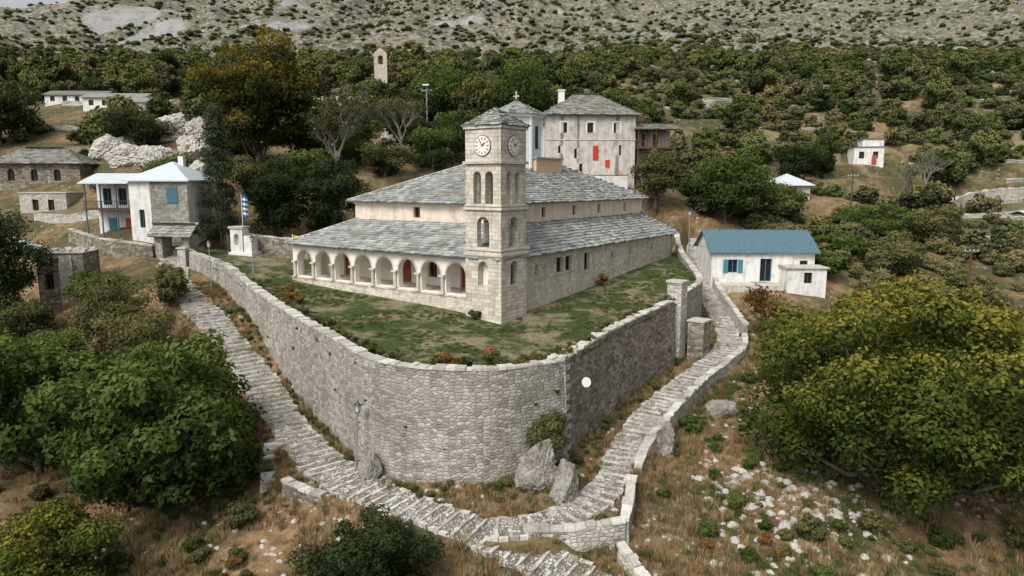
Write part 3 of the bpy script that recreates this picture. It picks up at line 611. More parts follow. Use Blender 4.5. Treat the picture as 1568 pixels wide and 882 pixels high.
dops=[(3.5,1.0,1.6,3.7,False),(7.5,1.1,2.3,3.6,False),(11.2,1.5,1.6,4.0,True),(14.5,1.0,2.3,3.6,False),(18.2,1.1,1.6,3.7,False)]
g('nave_front_wall','cream').wall((4.2,A0),(0,-1),A0-.6,1.3,5.6,.5,dops)
for o in dops: pane(g,(4.2,A0),(0,-1),.5,o,'doorred','doorred' if o[2]<2 else 'glass')
g('porch_end_wall','cream').wall((4.2,A0),(-1,0),3.6-.003,-.6,4.85,.5,[(1.8,1.9,1.75,4.2,True)])
sw=[]
for p,w,zb,zt in((5.75,.5,3.0,3.9),(9.4,1.1,2.9,4.2),(10.9,1.1,2.9,4.2),(14.2,1.0,2.6,4.2),(19.2,.45,3.2,3.9),(23.4,.45,3.2,3.9),(28.8,.45,3.3,4.0)): sw.append((p-3.4,w,zb,zt,False))
g('aisle_wall','church').wall((3.4,.6),(1,0),34.5-3.4,-.8,4.85,.6,sw)
for o in sw: pane(g,(3.4,.6),(1,0),.6,o,'wood')
for o in sw: g('sills','trim').box(3.4+o[0]-o[1]/2-.12,3.4+o[0]+o[1]/2+.12,.5,.75,o[2]-.16,o[2]-.003)
g('east_wall','church').wall((34.5,.6),(0,1),A0-.6,-.5,4.85,.6); g('north_wall','church').wall((34.5,A0),(-1,0),30,-.5,4.85,.6)
o_=[(.1,.1),(35.0,.1),(35.0,25.5),(.1,25.5)]; i_=[(5,3.6),(32.5,3.6),(32.5,21),(5,21)]
for k in range(4):
    a,b=o_[k],o_[(k+1)%4]; c,d=i_[(k+1)%4],i_[k]; f=[(*a,4.85),(*b,4.85),(*c,7.0),(*d,7.0)]
    g('aisle_roof','slab').add(f,[(0,1,2,3)],.3); g('aisle_roof').slabs(f,.42); g('aisle_roof').add([(*a,4.72),(*b,4.72),(*b,4.85),(*a,4.85)],[(0,1,2,3)],.2)
g('aisle_roof').add([(.1,.1,4.72),(35,.1,4.72),(35,25.5,4.72),(.1,25.5,4.72)],[(3,2,1,0)],.2)
cl={'S':[(p-5,.65,7.45,8.35,False) for p in(6.6,11.5,17,22.1,28.1)],'W':[(21-13,.8,7.4,8.35,False)]}
rect(g,5,32.5,3.6,21,6.5,8.75,'pink',.5,cl,part='clerestory')
g('cornice','cream').box(4.85,32.65,3.45,21.15,8.55,8.7)
e0=[(4.5,3.1),(33.0,3.1),(33.0,21.5),(4.5,21.5)]; r0=(13.7,12.3,12.7); r1=(27.5,12.3,12.7); z=8.8
for f in([(*e0[0],z),(*e0[1],z),r1,r0],[(*e0[2],z),(*e0[3],z),r0,r1],[(*e0[3],z),(*e0[0],z),r0],[(*e0[1],z),(*e0[2],z),r1]):
    g('main_roof','slab').add(f,[tuple(range(len(f)))],.3); g('main_roof').slabs(f,.42)
for k in range(4):
    a,b=e0[k],e0[(k+1)%4]; g('main_roof').add([(*a,8.68),(*b,8.68),(*b,8.8),(*a,8.8)],[(0,1,2,3)],.2)
g('main_roof').add([(*p,8.68) for p in e0],[(3,2,1,0)],.2)
rc=g('ridge_capping','paleslab')
for a,b in((e0[0],r0),(e0[1],r1),(e0[3],r0)):
    a=Vector((*a,z+.1)); b=Vector(b)+Vector((0,0,.08)); rc.tube([a,a.lerp(b,.5),b],[.09,.1,.09],5)
for a,b,za in((o_[1],i_[1],4.95),(o_[3],i_[3],4.95)):
    rc.tube([(*a,za),(*b,7.08)],[.09,.09],5)
g('lantern_base','orange').box(19.5,24.5,9.6,13,11.0,13.0); g('lantern_base_roof','slab').box(19.3,24.7,9.4,13.2,13.003,13.15)
dx,dy=20.2,12.6; DR=2.75
g('drum','bluewhite').cyl(dx,dy,11.5,17.3,DR,DR,8,math.pi/8)
for i in range(8):
    a=math.pi/4*i; X0=g.X@Matrix.Translation((dx,dy,0))@Matrix.Rotation(a,4,'Z')
    mb=g('drum_windows','glass'); s_=mb.X; mb.X=X0; mb.box(DR*.924-.03,DR*.924+.02,-.28,.28,14.0,16.3); mb.X=s_
    mb=g('drum_pilasters','whitep'); s_=mb.X; mb.X=g.X@Matrix.Translation((dx,dy,0))@Matrix.Rotation(a+math.pi/8,4,'Z'); mb.box(DR-.15,DR+.07,-.12,.12,12,17.2); mb.X=s_
g('drum_cornice','whitep').cyl(dx,dy,17.2,17.5,DR+.2,DR+.35,8,math.pi/8)
mb=g('drum_roof','slab'); mb.cyl(dx,dy,17.5,18.9,DR+.4,.3,8,math.pi/8)
for i in range(8):
    a=math.pi/8+math.pi/4*i; b=a+math.pi/4; R_=DR+.4; mb.slabs([(dx+R_*math.cos(a),dy+R_*math.sin(a),17.5),(dx+R_*math.cos(b),dy+R_*math.sin(b),17.5),(dx,dy,19.0)],.4)
g('cross','trim').box(dx-.06,dx+.06,dy-.06,dy+.06,18.8,20.0); g('cross').box(dx-.045,dx+.045,dy-.36,dy+.36,19.45,19.57)
S=3.4
def stage(z0,z1,ops,inset=0):
    for O,d in(((inset,S-inset),(0,-1)),((inset,inset),(1,0)),((S-inset,inset),(0,1)),((S-inset,S-inset),(-1,0))):
        g('bell_tower_walls','ashlar').wall(O,d,S-2*inset,z0,z1,.5,[((S/2-inset)+c,w,a,b,ar) for c,w,a,b,ar in ops],ends=False)
stage(-.8,5.05,[(0,.95,2.8,4.65,True)]); stage(5.25,8.5,[(0,1.15,5.7,8.0,True)],.04); stage(8.7,11.9,[(-.55,.72,8.95,11.35,True),(.55,.72,8.95,11.35,True)],.08); stage(12.1,14.45,[],.06)
for z0,z1,o in((5.05,5.25,.1),(8.5,8.7,.1),(11.9,12.1,.1),(14.45,14.6,.06)): g('tower_cornices','trim').box(-o,S+o,-o,S+o,z0,z1)
for zc in(5.6,8.9): g('tower_sills','trim').box(-.03,S+.03,-.03,S+.03,zc-.14,zc-.02)
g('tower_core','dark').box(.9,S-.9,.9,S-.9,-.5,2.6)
hip(g,0,S,0,S,14.68,1.3,'slab',.08,part='tower_roof',ex=.26,fasc=.08,over=.03)
for i,(c,d) in enumerate((((S/2,.06),'S'),((.06,S/2),'W'))):
    a=0 if d=='S' else -math.pi/2
    X0=g.X@Matrix.Translation((c[0],c[1],13.2))@Matrix.Rotation(a,4,'Z')@Matrix.Rotation(math.pi/2,4,'X')
    for part,mat,r,z0,z1 in(('clock_rim','iron',.78,0,.05),('clock_ring','trim',.74,.0,.07),('clock_face','cream',.69,.06,.09)):
        mb=g(part,mat); s_=mb.X; mb.X=X0; mb.cyl(0,0,z0,z1,r,r,32); mb.X=s_
    mb=g('clock_hands','black'); s_=mb.X
    for k in range(12): mb.X=X0@Matrix.Rotation(k*math.pi/6,4,'Z'); mb.box(-.035,.035,.46,.63,.088,.1)
    mb.X=X0@Matrix.Rotation(.5,4,'Z'); mb.box(-.03,.03,-.05,.5,.1,.112); mb.X=X0@Matrix.Rotation(-.9,4,'Z'); mb.box(-.04,.04,-.05,.36,.113,.125); mb.X=s_
mb=g('bell','iron'); mb.cyl(S/2,S/2,6.9,7.4,.4,.25,14); mb.cyl(S/2,S/2,6.6,6.9,.5,.4,14); mb.box(S/2-.04,S/2+.04,.5,S-.5,7.5,7.6)
g.done()

# ------------------------------------------------------------------ houses
def W_(cs,w,zb,zt,ar=False): return [(c,w,zb,zt,ar) for c in cs]
g=G('village_house',4.6,94,10.2,math.radians(4))
rect(g,0,12.2,0,9,-2,9.4,'grey',.4,{'S':[(2.4,.9,7.0,8.3,False),(6.0,.8,7.0,8.3,False),(9.6,.8,7.0,8.3,False),(2.0,.7,4.3,5.3,False),(4.2,.7,3.6,4.9,False),(9.9,.8,4.0,5.4,False),(4.6,.8,1.6,2.9,False)],'E':W_([2,6],.9,6.6,8.0)},'wood')
hip(g,0,12.2,0,9,9.4,3.1,'slabd',.5); g('chimney','whitep').box(2.0,2.8,2.5,3.3,10.2,12.8); g('chimney').box(1.9,2.9,2.4,3.4,12.803,12.95)
g('window_surrounds','whitep')
for cx_ in(2.4,6.0,9.6): 
    for q in((cx_-.6,cx_-.46,6.95,8.4),(cx_+.46,cx_+.6,6.95,8.4),(cx_-.6,cx_+.6,8.403,8.55)): g('window_surrounds').box(q[0],q[1],-.04,-.003,q[2],q[3])
g('red_door','red').box(6.4,7.1,-.12,-.02,3.4,5.3); g('red_hatch','red').box(8.1,8.7,-.1,-.02,2.4,3.4)
g('terrace','white').box(3.4,10.6,-3.0,-.7,-2,1.2); g('terrace').box(1.0,3.3,-3.6,-.7,-2,2.4); g('terrace_rail','wood').box(3.4,10.6,-3.0,-2.9,1.25,1.35)
g('string_course','trim').box(-.06,12.26,-.06,-.003,6.0,6.15)
rect(g,-3.8,-.01,2,9,0,8.4,'bluewhite',.35,{'S':W_([1.7],.7,6.3,7.6)},part='wing_walls'); hip(g,-3.8,-.01,2,9,8.4,1.6,'slabd',.3,part='wing_roof')
g('balcony_deck','wood').box(12.25,17.8,-.5,6,4.9,5.1); g('balcony_deck').box(12.25,17.8,-.5,-.4,5.9,6.0)
for q in range(12): g('balcony_rail','wood').box(12.3+q*.48,12.36+q*.48,-.5,-.42,5.1,5.9)
for q in(12.5,15,17.6): g('balcony_posts','wood').box(q-.08,q+.08,-.42,-.26,-1,7.6)
rect(g,13,17.6,2,7,-2,7.5,'grey',.35,{'S':W_([1.5,3.3],.9,1.5,3.4)+W_([1.0,2.6],.8,5.3,7.0)},part='side_block'); gable(g,12.3,18,-.3,7,7.6,.9,'slabd',.3,True,part='side_roof')
g.done()
g=G('balcony_house',-48.6,77,4.6,math.radians(-3))
rect(g,6.6,13.2,-1,6,-1,6.2,'white',.35,{'S':[(1.3,.6,1,3,False),(4.9,1.0,3.8,5.4,False)],'W':W_([4],.9,3.8,5.5)},'blue',shut=None)
g('stone_facing','rubble').box(9.0,13.22,-1.06,-1.004,-1,6.1); 
g('shutter','blue').box(10.9,12.1,-1.14,-1.07,3.7,5.5)
hip(g,6.6,13.2,-1,6,6.2,2.1,'metalroof',.45,False); 
rect(g,.8,6.59,2.2,6,-1,6.0,'white',.35,{'S':W_([1.2,3.0,4.8],1.0,3.4,5.3)+[]},'blue',part='loggia_walls'); gable(g,.8,6.4,-.3,6,6.0,1.0,'metalroof',.3,part='loggia_roof')
g('balcony','wood').box(.7,6.5,-.2,2.19,2.9,3.06); g('balcony').box(.7,6.5,-.2,-.12,3.85,3.93)
for q in range(25): g('balusters','black').box(.75+q*.236,.78+q*.236,-.19,-.15,3.06,3.86)
for q in(.9,2.7,4.5,6.3): g('posts','blue').box(q-.06,q+.06,-.1,.02,-1,6.0)
g('ground_door','doorred').box(4,4.9,2.08,2.19,-.5,1.9); g('ground_door2','bluewood').box(2,2.9,2.08,2.19,-.5,1.9)
g('chimney','whitep').box(10.2,10.8,3,3.6,7,8.9)
g.done()
g=G('annex_shed',-38.6,76,3.4,math.radians(-6)); rect(g,0,2.6,0,3,-1,2.4,'rubble_brown',.35,{'S':W_([1.3],.8,.6,1.8)}); gable(g,0,2.6,0,3,2.4,.8,'slabd',.3,True,'rubble'); g.done()
g=G('stone_house',-72,95,8.6,math.radians(6)); rect(g,0,12,0,7,-2,4.6,'rubble_brown',.4,{'S':W_([3,6,9],.9,2.2,3.8,True)}); hip(g,0,12,0,7,4.6,2.1,'slabd',.5); g.done()
g=G('stone_house',-63,88,6.0,math.radians(0)); rect(g,0,6,0,4,-2,3.2,'pale',.4,{'S':W_([2,4],.8,1,2.4)}); g('parapet','paleslab').box(-.1,6.1,-.1,4.1,3.203,3.32); g.done()
g=G('ruined_stone_house',-45.6,65.0,-1.2,math.radians(8)); rect(g,0,4.2,0,3.5,-2.5,5.0,'rubble_brown',.5,{'S':W_([1.0],.8,1.5,3.0),'E':W_([2],.8,1.5,3)}); g('roof_slabs','paleslab').box(-.1,4.3,-.1,3.6,5.003,5.1); g('quoins','pale').box(2.0,3.2,-.08,-.01,-1,4.8)
for i in range(26): a=random.uniform(0,4);b=random.uniform(0,3.3); g('loose_slabs','paleslab').box(a,a+random.uniform(.3,.7),b,b+random.uniform(.3,.6),5.1,5.1+random.uniform(.04,.3),random.random())
g.done()
for nm,xx,yy,w,zz,h in(('white_cottage',-93,140,11.5,25.6,2.4),('white_cottage',-80,131,11,23.8,2.6),('white_cottage',-70,126,4,22.8,2.2)):
    g=G(nm,xx,yy,zz,random.uniform(-.1,.1)); rect(g,0,w,0,6,-2,h,'white',.35,{'S':W_(list(np.arange(1.5,w-1,2.4)),.9,1,2.0)},'blue'); gable(g,0,w,0,6,h,1.0,'slabd' if w<11.2 else 'tile',.4,False,'white'); g.done()
g=G('blue_roof_house',20.9,71,.3,math.radians(-3))
rect(g,0,8.3,0,7,-2,3.2,'white',.35,{'S':[(2.2,1.0,.9,2.3,False),(5.6,1.2,0,2.4,False)]},'bluewood'); gable(g,0,10.6,0,7.4,3.25,1.9,'blueroof',.35,False,'white',ribs=True)
rect(g,8.31,10.6,.2,7,-2,3.1,'white',.35,{'S':W_([1.2],.8,1,2.2)},part='annex_walls'); rect(g,7.0,10.8,-2.6,-.02,-3,1.7,'white',.3,{'S':W_([2],.8,.2,1.3)},part='lower_annex'); g('annex_roof','grey').box(6.8,11.0,-2.8,-.03,1.71,1.83)
g('porch_slab','grey').box(.2,6.8,-2.2,-.02,-3,-.1)
g('shutters','bluewood').box(1.2,1.68,-.07,-.01,.9,2.3); g('shutters').box(2.72,3.2,-.07,-.01,.9,2.3); g.done()
g=G('white_hut',61,124,14.2,math.radians(-10)); rect(g,0,5,0,4,-2,2.6,'white',.3,{'S':W_([1.3,3.6],.9,.6,1.8)}); rect(g,1.5,5,.5,4,2.6,4,'white',.3,part='upper'); g('roof_slab','tile').box(-.2,5.2,-.2,4.2,2.603,2.7); g('upper_roof','tile').box(1.3,5.2,.3,4.2,4.003,4.12); g('door','doorred').box(3,3.8,-.08,-.01,-.5,1.2); g.done()
g=G('metal_roof_hut',40,104,8.2,math.radians(5)); rect(g,0,5.2,0,5,-2,2.0,'grey',.3,{'S':W_([2.6],1,.4,1.6)}); hip(g,0,5.2,0,5,2.0,1.7,'metalroof',.5,False); g.done()
g=G('chapel_belfry',-35,180,38.5,0); 
g('walls','church').wall((0,0),(1,0),3.2,-3,4.6,1.0,[(1.6,1.3,1.8,4.0,True)]); g('gable','church').add([(0,0,4.6),(3.2,0,4.6),(1.6,0,5.9),(0,1,4.6),(3.2,1,4.6),(1.6,1,5.9)],[(0,1,2),(5,4,3),(0,2,5,3),(2,1,4,5)]); g.done()
g=G('hill_shed',75,99,4.0,.1); rect(g,0,5,0,4,-2,2,'rubble',.3,{'S':W_([2.5],1,.2,1.4)}); gable(g,0,5,0,4,2,.5,'metalroof',.4); g.done()
linewall('roadside_wall',[(67,106,7.0),(71,108.5,8.3),(76,110,9.2),(84,111,9.7),(96,110,10.0)],.6,'pale',capw=.2)
linewall('roadside_wall',[(66,102,5.8),(72,102,6.0),(80,103,6.4),(90,103,6.5)],.6,'pale')
linewall('hill_wall',[(-86,122,T(-86,122)+.7),(-76,119,T(-76,119)+.7),(-66,116,T(-66,116)+.7),(-58,112,T(-58,112)+.7)],.6,'pale',depth=2)
g=G('yard_gate',-37.9,72.4,2.2,math.radians(-12)); 
for a in(0,3.2): g('pillars','rubble').box(a,a+.8,0,1.6,-2,2.9)
g('lintel','wood').box(-.1,4.1,.1,1.5,2.9,3.1); gable(g,-.1,4.1,0,1.6,3.1,.7,'slabd',.4,True); g.done()
g=G('gate_post',-34.4,69.9,.9); g('shaft','pale').box(0,.8,0,.8,-1,2.9); g('cap','paleslab').box(-.1,.9,-.1,.9,2.903,3.05); g.done()
g=G('white_shrine',-30.8,74.6,2.4,math.radians(-8)); g('base','whitep').box(-.2,2.6,-.2,1.8,-1,.6)
g('walls','white').wall((0,0),(1,0),1.4,.6,3.2,.5,[(.7,.6,1.4,2.6,True)]); g('body','white').box(0,1.4,.52,1.4,.6,3.2); g('body').box(1.5,2.4,.1,1.4,.6,2.4); g('cap','trim').box(-.15,1.55,-.15,1.55,3.203,3.4); g.done()
g=G('stone_gate_pillar',13.3,56.2,.2,math.radians(50)); g('shaft','pale').box(0,1.1,-.9,.4,-5.5,2.1); g('cap','paleslab').box(-.1,1.2,-1,.5,2.103,2.28); g.done()
g=G('stone_pier',15.0,55.6,-1.5,math.radians(50)); g('shaft','rubble_brown').box(0,1.4,-1.0,.4,-4,.6); g('cap','paleslab').box(-.08,1.48,-1.08,.48,.603,.75); g.done()

# ------------------------------------------------------------------ street furniture
def lamp(x,y,z,h,tilt=0):
    g=G('street_lamp',x,y,z); g.X=g.X@Matrix.Rotation(tilt,4,'Y'); p=g('pole','galv'); p.cyl(0,0,-.3,.5,.1,.09,10); p.cyl(0,0,.5,h,.05,.04,10); p.cyl(0,0,h*.72,h*.74,.08,.08,10)
    q=g('lantern_glass','lampglass'); q.cyl(0,0,h+.05,h+.45,.13,.2,6); c=g('lantern_frame','iron'); c.cyl(0,0,h,h+.05,.16,.16,6); c.cyl(0,0,h+.45,h+.68,.26,.05,6); c.cyl(0,0,h+.68,h+.78,.03,.03,6)
    for i in range(6):
        a=i*math.pi/3; c.tube([(.13*math.cos(a),.13*math.sin(a),h+.05),(.2*math.cos(a),.2*math.sin(a),h+.45)],[.012,.012],4)
    g.done()
lamp(-9.25,38.3,T(-9.25,38.3),3.6,.06); lamp(-29.2,65.6,T(-29.2,65.6)-.2,4.0); lamp(-25.2,66,YZ(-25.2,66)+.0,3.0); lamp(20.5,79,2.6,4.2)
def upole(x,y,h,lampy=False):
    z=T(x,y); g=G('utility_pole',x,y,z); g('pole','wood' if not lampy else 'galv').cyl(0,0,-.5,h,.14,.09,8)
    g('crossarm','galv').box(-.8,.8,-.05,.05,h-.7,h-.58)
    for a in(-.7,-.2,.2,.7): g('insulators','lampglass').cyl(a,0,h-.58,h-.42,.05,.03,8)
    if lampy: g('lamp_head','whitep').box(-.5,.4,-.7,-.2,h,h+.2)
    g.done()
upole(-12.6,104,10.5,True); upole(49.3,100,6.5); upole(-92,125,7); upole(50,74,5); upole(78,150,8); upole(-37.8,86,7)
g=G('satellite_dish',4.35,38.9,-1.1,math.radians(20)); 
X0=g.X; mb=g('dish','whitep'); mb.X=X0@Matrix.Rotation(math.radians(75),4,'X')
for k in range(4): mb.cyl(0,0,.0+.02*k,.02*k+.02,.10+.06*k,.15+.05*k,20)
g('arm','iron').tube([(0,.0,0),(-.2,.5,-.15),(-.25,.9,-.1)],[.03,.03,.03]); g.done()
def flag(name,x,y,z,h,mats,w=.9,fh=1.6):
    g=G(name,x,y,z); g('pole','whitep').cyl(0,0,-.3,h,.05,.04,8)
    k=len(mats)
    for i,m in enumerate(mats):
        vs=[];fs=[]
        for a in range(7):
            for b in(0,1): vs.append((.05+w*a/6*.6,.08*math.sin(a*1.3)+.02*a,h-.1-fh*(i+b)/k-.1*a/6))
        for a in range(6): fs.append((a*2,a*2+1,a*2+3,a*2+2))
        g('cloth_%s'%m,m).add(vs,fs)
    g.done()
flag('greek_flag',-30.4,77.3,T(-30.4,77.3),6.8,['blueflag','whitep']*4+['blueflag'],.9,2.4)
flag('yellow_flag',-21.2,65.9,YZ(-21,66),4.2,['yellow','blueflag'],1.3,1.9)
g=G('parked_car',-57,79,T(-56,79)+.2,.35); prof=[(-2,.35),(-2,.85),(-1.4,1.0),(-.9,1.45),(.7,1.45),(1.3,.95),(2,.8),(2,.35)]
b=g('body','bluewhite'); n=len(prof); b.add([(p,-.8,q) for p,q in prof]+[(p,.8,q) for p,q in prof],[tuple(range(n)),tuple(range(n,2*n))[::-1]]+[(i,n+i,n+(i+1)%n,(i+1)%n) for i in range(n)])
g('glazing','glass').box(-.95,.75,-.82,.82,1.02,1.36)
for a in(-1.25,1.25):
    for s_ in(-.82,.66):
        w=g('wheels','black'); s0=w.X; w.X=g.X@Matrix.Translation((a,s_+.16,.33))@Matrix.Rotation(math.pi/2,4,'X'); w.cyl(0,0,0,.16,.33,.33,16); w.X=s0
g.done()

# ------------------------------------------------------------------ boulders
def boulder(name,x,y,s,seed,mat='rock',z=None,sub=5):
    import bmesh
    bm=bmesh.new(); bmesh.ops.create_icosphere(bm,subdivisions=sub,radius=1); o=Vector((seed*7.3,seed*3.1,0))
    pl=[(Vector((mnoise.random_unit_vector())),random.uniform(.62,.9)) for _ in range(14)] if sub>3 else []
    for v in bm.verts:
        d=v.co.normalized(); r=1+.45*mnoise.noise(d*1.3+o)+.2*mnoise.noise(d*3.4+o)
        for pn,pd in pl:
            q=d.dot(pn)
            if q>.05: r=min(r,pd*1.05/q)
        r+=-.16*abs(mnoise.noise(d*5+o))+.07*mnoise.noise(d*14+o)
        p=d*r; v.co=Vector((p.x*s[0],p.y*s[1],p.z*s[2]))
    me=bpy.data.meshes.new(name); bm.to_mesh(me); bm.free(); me.materials.append(M[mat]); ob=bpy.data.objects.new(name,me); COL.objects.link(ob); ob.location=(x,y,(T(x,y) if z is None else z)+s[2]*.3); ob.rotation_euler=(0,0,seed); return ob
boulder('limestone_boulder',-8.1,37.5,(.85,.7,1.2),1); boulder('limestone_boulder',-7.1,36.9,(.8,.35,.4),2)
boulder('rock_outcrop',1.4,36.2,(1.5,1.1,2.0),3); boulder('rock_outcrop',2.9,35.7,(1.3,.9,1.4),5); boulder('limestone_boulder',9.7,41.3,(.9,.8,1.5),4); boulder('limestone_boulder',14.8,46.5,(1.3,.8,.8),6)
boulder('limestone_boulder',-4,28.5,(1.3,.8,.5),8)
for i,(a,b,s_) in enumerate([(-50,98,3.0),(-46,101,3.6),(-55,100,3.0),(-53,108,3.4),(-43,95,2.4),(-60,104,3.2),(-48,110,3.4),(-20,118,3.4),(-31,112,3.0)]): boulder('rock_outcrop',a,b,(s_*1.3,s_*.8,s_*.75),20+i,'stones')

# ------------------------------------------------------------------ trees
tree('broadleaf_tree',22.4,37.2,15.8,9.2,n=100000,ls=.15,leaf='leafY',seed=3,K=150,low=-.05,clump=.2,limbs=24,z=-9.0)
tree('fig_tree',-20.6,38.6,11.2,6.9,n=44000,ls=.2,leaf='leafA',seed=5,K=90,low=-.05,clump=.22,limbs=14,z=-9.2)
tree('broadleaf_tree',-30.5,41.5,11,6.0,n=30000,ls=.18,leaf='leafA',seed=6,K=50,low=-.05,z=-8.8,clump=.27)
tree('yellowing_tree',-22.4,30.3,5.4,4.0,n=26000,ls=.11,leaf='leafY',seed=7,K=50,low=-.05,z=-9.6,clump=.26)
tree('dark_bush',-6.6,29.0,4.5,3.6,n=34000,ls=.085,leaf='leafD',seed=8,K=50,low=-.05,z=-8.7,clump=.26)
tree('dark_tree',-46.5,60,15.0,4.8,n=20000,ls=.16,leaf='leafD',seed=9,K=46,low=-.03)
for i,(a,b,h,r,lf) in enumerate([(-34.5,57.5,6.6,3.6,'leafO'),(-30.3,54.0,5.6,3.0,'leafO'),(-37.5,53,5.6,3.6,'leafA'),(-27,49.5,4.6,3.0,'leafA'),(-24,45.5,3.4,2.4,'leafO'),(-33,46.5,5.5,3.8,'leafA'),(-40,48,5.5,3.5,'leafY'),(-26,43.5,3.4,2.8,'leafO'),(-30.8,61.0,4.0,1.8,'leafO'),(-38.5,62,3.5,2.4,'leafA'),(-42,57,4.5,3.2,'leafO')]): tree('bush',a,b,h,r,n=12000,ls=.11,leaf=lf,seed=20+i,K=30,low=-.05)
tree('walnut_tree',-34.0,94,20.5,8.8,n=38000,ls=.22,leaf='leafW',seed=31,K=90,low=.03,clump=.23,limbs=14,z=10.6)
tree('cypress_tree',-33.0,77.5,15.6,2.3,n=24000,ls=.11,leaf='leafC',seed=32,K=140,low=.0,clump=.36,shape='cone',z=3.8)
tree('dark_evergreen',-27.3,80,11.0,4.4,n=18000,ls=.16,leaf='leafD',seed=33,K=44,low=.0,z=3.0,clump=.3); tree('dark_evergreen',-21.5,82,11.0,4.8,n=18000,ls=.16,leaf='leafD',seed=34,K=44,low=.0,z=3.4,clump=.3)
baretree('bare_tree',-23.6,93,14,41,nl=3600); baretree('bare_tree',-16,100,12,42,nl=3000); baretree('bare_tree',67,112,9,43,nl=300); baretree('bare_tree',62,108,8,44,nl=300); baretree('bare_tree',22.5,58.6,5,45,nl=1200,leaf='leafR')
tree('broadleaf_tree',1.6,120,15.5,7.2,n=16000,ls=.24,leaf='leafA',seed=51,K=44,low=.05); tree('broadleaf_tree',-12,124,13,6.5,n=13000,ls=.24,leaf='leafA',seed=52,K=40,low=.05)
tree('broadleaf_tree',-6,113,12,4.5,n=11000,ls=.22,leaf='leafO',seed=53,K=30,low=.1); tree('broadleaf_tree',-18,112,9,5,n=11000,ls=.22,leaf='leafA',seed=54,K=30,low=.05)
tree('broadleaf_tree',27.5,88,10,6.2,n=22000,ls=.18,leaf='leafA',seed=55,K=50,low=.0,z=5.2,clump=.28); tree('broadleaf_tree',18.8,90,8,3.8,n=10000,ls=.17,leaf='leafO',seed=56,K=26,low=.05,z=7.5)
tree('broadleaf_tree',-83,113,11,6.2,n=12000,ls=.24,leaf='leafO',seed=57,K=34,low=.05)
for i,(a,b,h,r,lf) in enumerate([(-11,96,6,5,'leafA'),(-17,93,5,4.5,'leafO'),(-8,102,8,5,'leafA'),(34,88,5,4,'leafO'),(38,80,4,3.6,'leafA'),(44,78,4,4,'leafO'),(36,93,6,4,'leafA'),(48,90,5,5,'leafA'),(56,90,5,5,'leafO'),(36,66,3.0,3,'leafO'),(37,58,4,3.5,'leafA'),(52,118,8,5,'leafA'),(46,112,6,4,'leafD'),(-44,89,6,3.6,'leafA'),(-55,104,7,5,'leafO'),(-24,88,4.5,3,'leafY'),(-18.5,87,3.6,2.4,'leafR'),(-28,92,6,4,'leafA'),(-22,99,7,4.5,'leafA'),(-29,101,7,5,'leafO'),(-14,104,7,4.5,'leafO'),(-40,100,8,5,'leafA'),(-11,89,4,3.5,'leafY'),(-34,89,6,3.6,'leafO'),(31,80,3.5,3,'leafO'),(34,74,3,2.6,'leafA')]): tree('bush',a,b,h,r,n=7000,ls=.18,leaf=lf,seed=70+i,K=24,low=-.05)

# ------------------------------------------------------------------ vegetation masses
EXC=[(10,95,13),(-43,80,10),(-43,70,9),(-66,95,9),(-60,84,9),(-87,138,10),(-74,129,9),(-67,122,7),(26,72,9),(63.5,120,7),(42.5,104,6),(42,98,4),(-33.5,176,5),(77,99,6),(80,110,7),(-35,75,9),(-76,116,4),(75,92,6),(60,112,5),(-57,79,6),(-50,100,8)]
def okmask(x,y,pad=0):
    k=~inpoly(x,y,YPOLY)
    for a,b,r_ in EXC: k&=np.hypot(x-a,y-b)>r_+pad
    for line in(LPATH,RPATH):
        for p in resample(line,1.5): k&=np.hypot(x-p[0],y-p[1])>1.7+pad
    return k
def scatter(n,y0,y1,xr,dens=None,pad=0):
    y=np.sqrt(RNG.uniform(y0**2,y1**2,n)); x=RNG.uniform(-1,1,n)*xr*y
    k=okmask(x,y,pad)
    if dens is not None: k&=RNG.random(n)<dens(x,y)
    k&=scree_at(x,y)<.45
    return x[k],y[k]
def place(name,pn,xy,s0,s1,proto,sink=.08):
    x,y=xy; s=RNG.uniform(s0,s1,len(x))*RNG.uniform(.75,1.15,len(x)); instancer(name,x,y,tz(x,y)-sink*s,s,proto,pn)
zone=lambda x,y: np.where((x>-45)&(x<24)&(y<100),0,1)*np.where((np.abs(x)<=24)&(y<106),0,1)
lf_=lambda x,y: np.where(x<.12*y,1,.0)
rg_=lambda x,y: np.where(x>.12*y,1,.0)
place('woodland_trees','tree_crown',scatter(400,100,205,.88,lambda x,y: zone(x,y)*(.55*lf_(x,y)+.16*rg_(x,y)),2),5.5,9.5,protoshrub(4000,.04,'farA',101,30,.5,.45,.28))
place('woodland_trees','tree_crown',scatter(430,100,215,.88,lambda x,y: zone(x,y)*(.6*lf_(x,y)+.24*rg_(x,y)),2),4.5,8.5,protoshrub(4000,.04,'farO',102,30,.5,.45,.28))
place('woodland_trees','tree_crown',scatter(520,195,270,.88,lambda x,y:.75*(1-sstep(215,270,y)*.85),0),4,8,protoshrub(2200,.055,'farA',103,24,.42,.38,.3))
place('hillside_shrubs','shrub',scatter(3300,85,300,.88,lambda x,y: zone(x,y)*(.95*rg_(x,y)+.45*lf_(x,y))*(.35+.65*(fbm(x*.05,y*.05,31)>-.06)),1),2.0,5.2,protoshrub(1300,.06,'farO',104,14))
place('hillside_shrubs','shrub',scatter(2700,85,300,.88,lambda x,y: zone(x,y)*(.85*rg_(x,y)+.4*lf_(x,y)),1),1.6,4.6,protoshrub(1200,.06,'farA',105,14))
place('hillside_shrubs','shrub',scatter(8500,245,640,.88,lambda x,y:(.3+.7*(fbm(x*.03,y*.03,33)>-.05))*(1-.55*sstep(300,460,y))),1.4,4.8,protoshrub(360,.11,'farO',106))
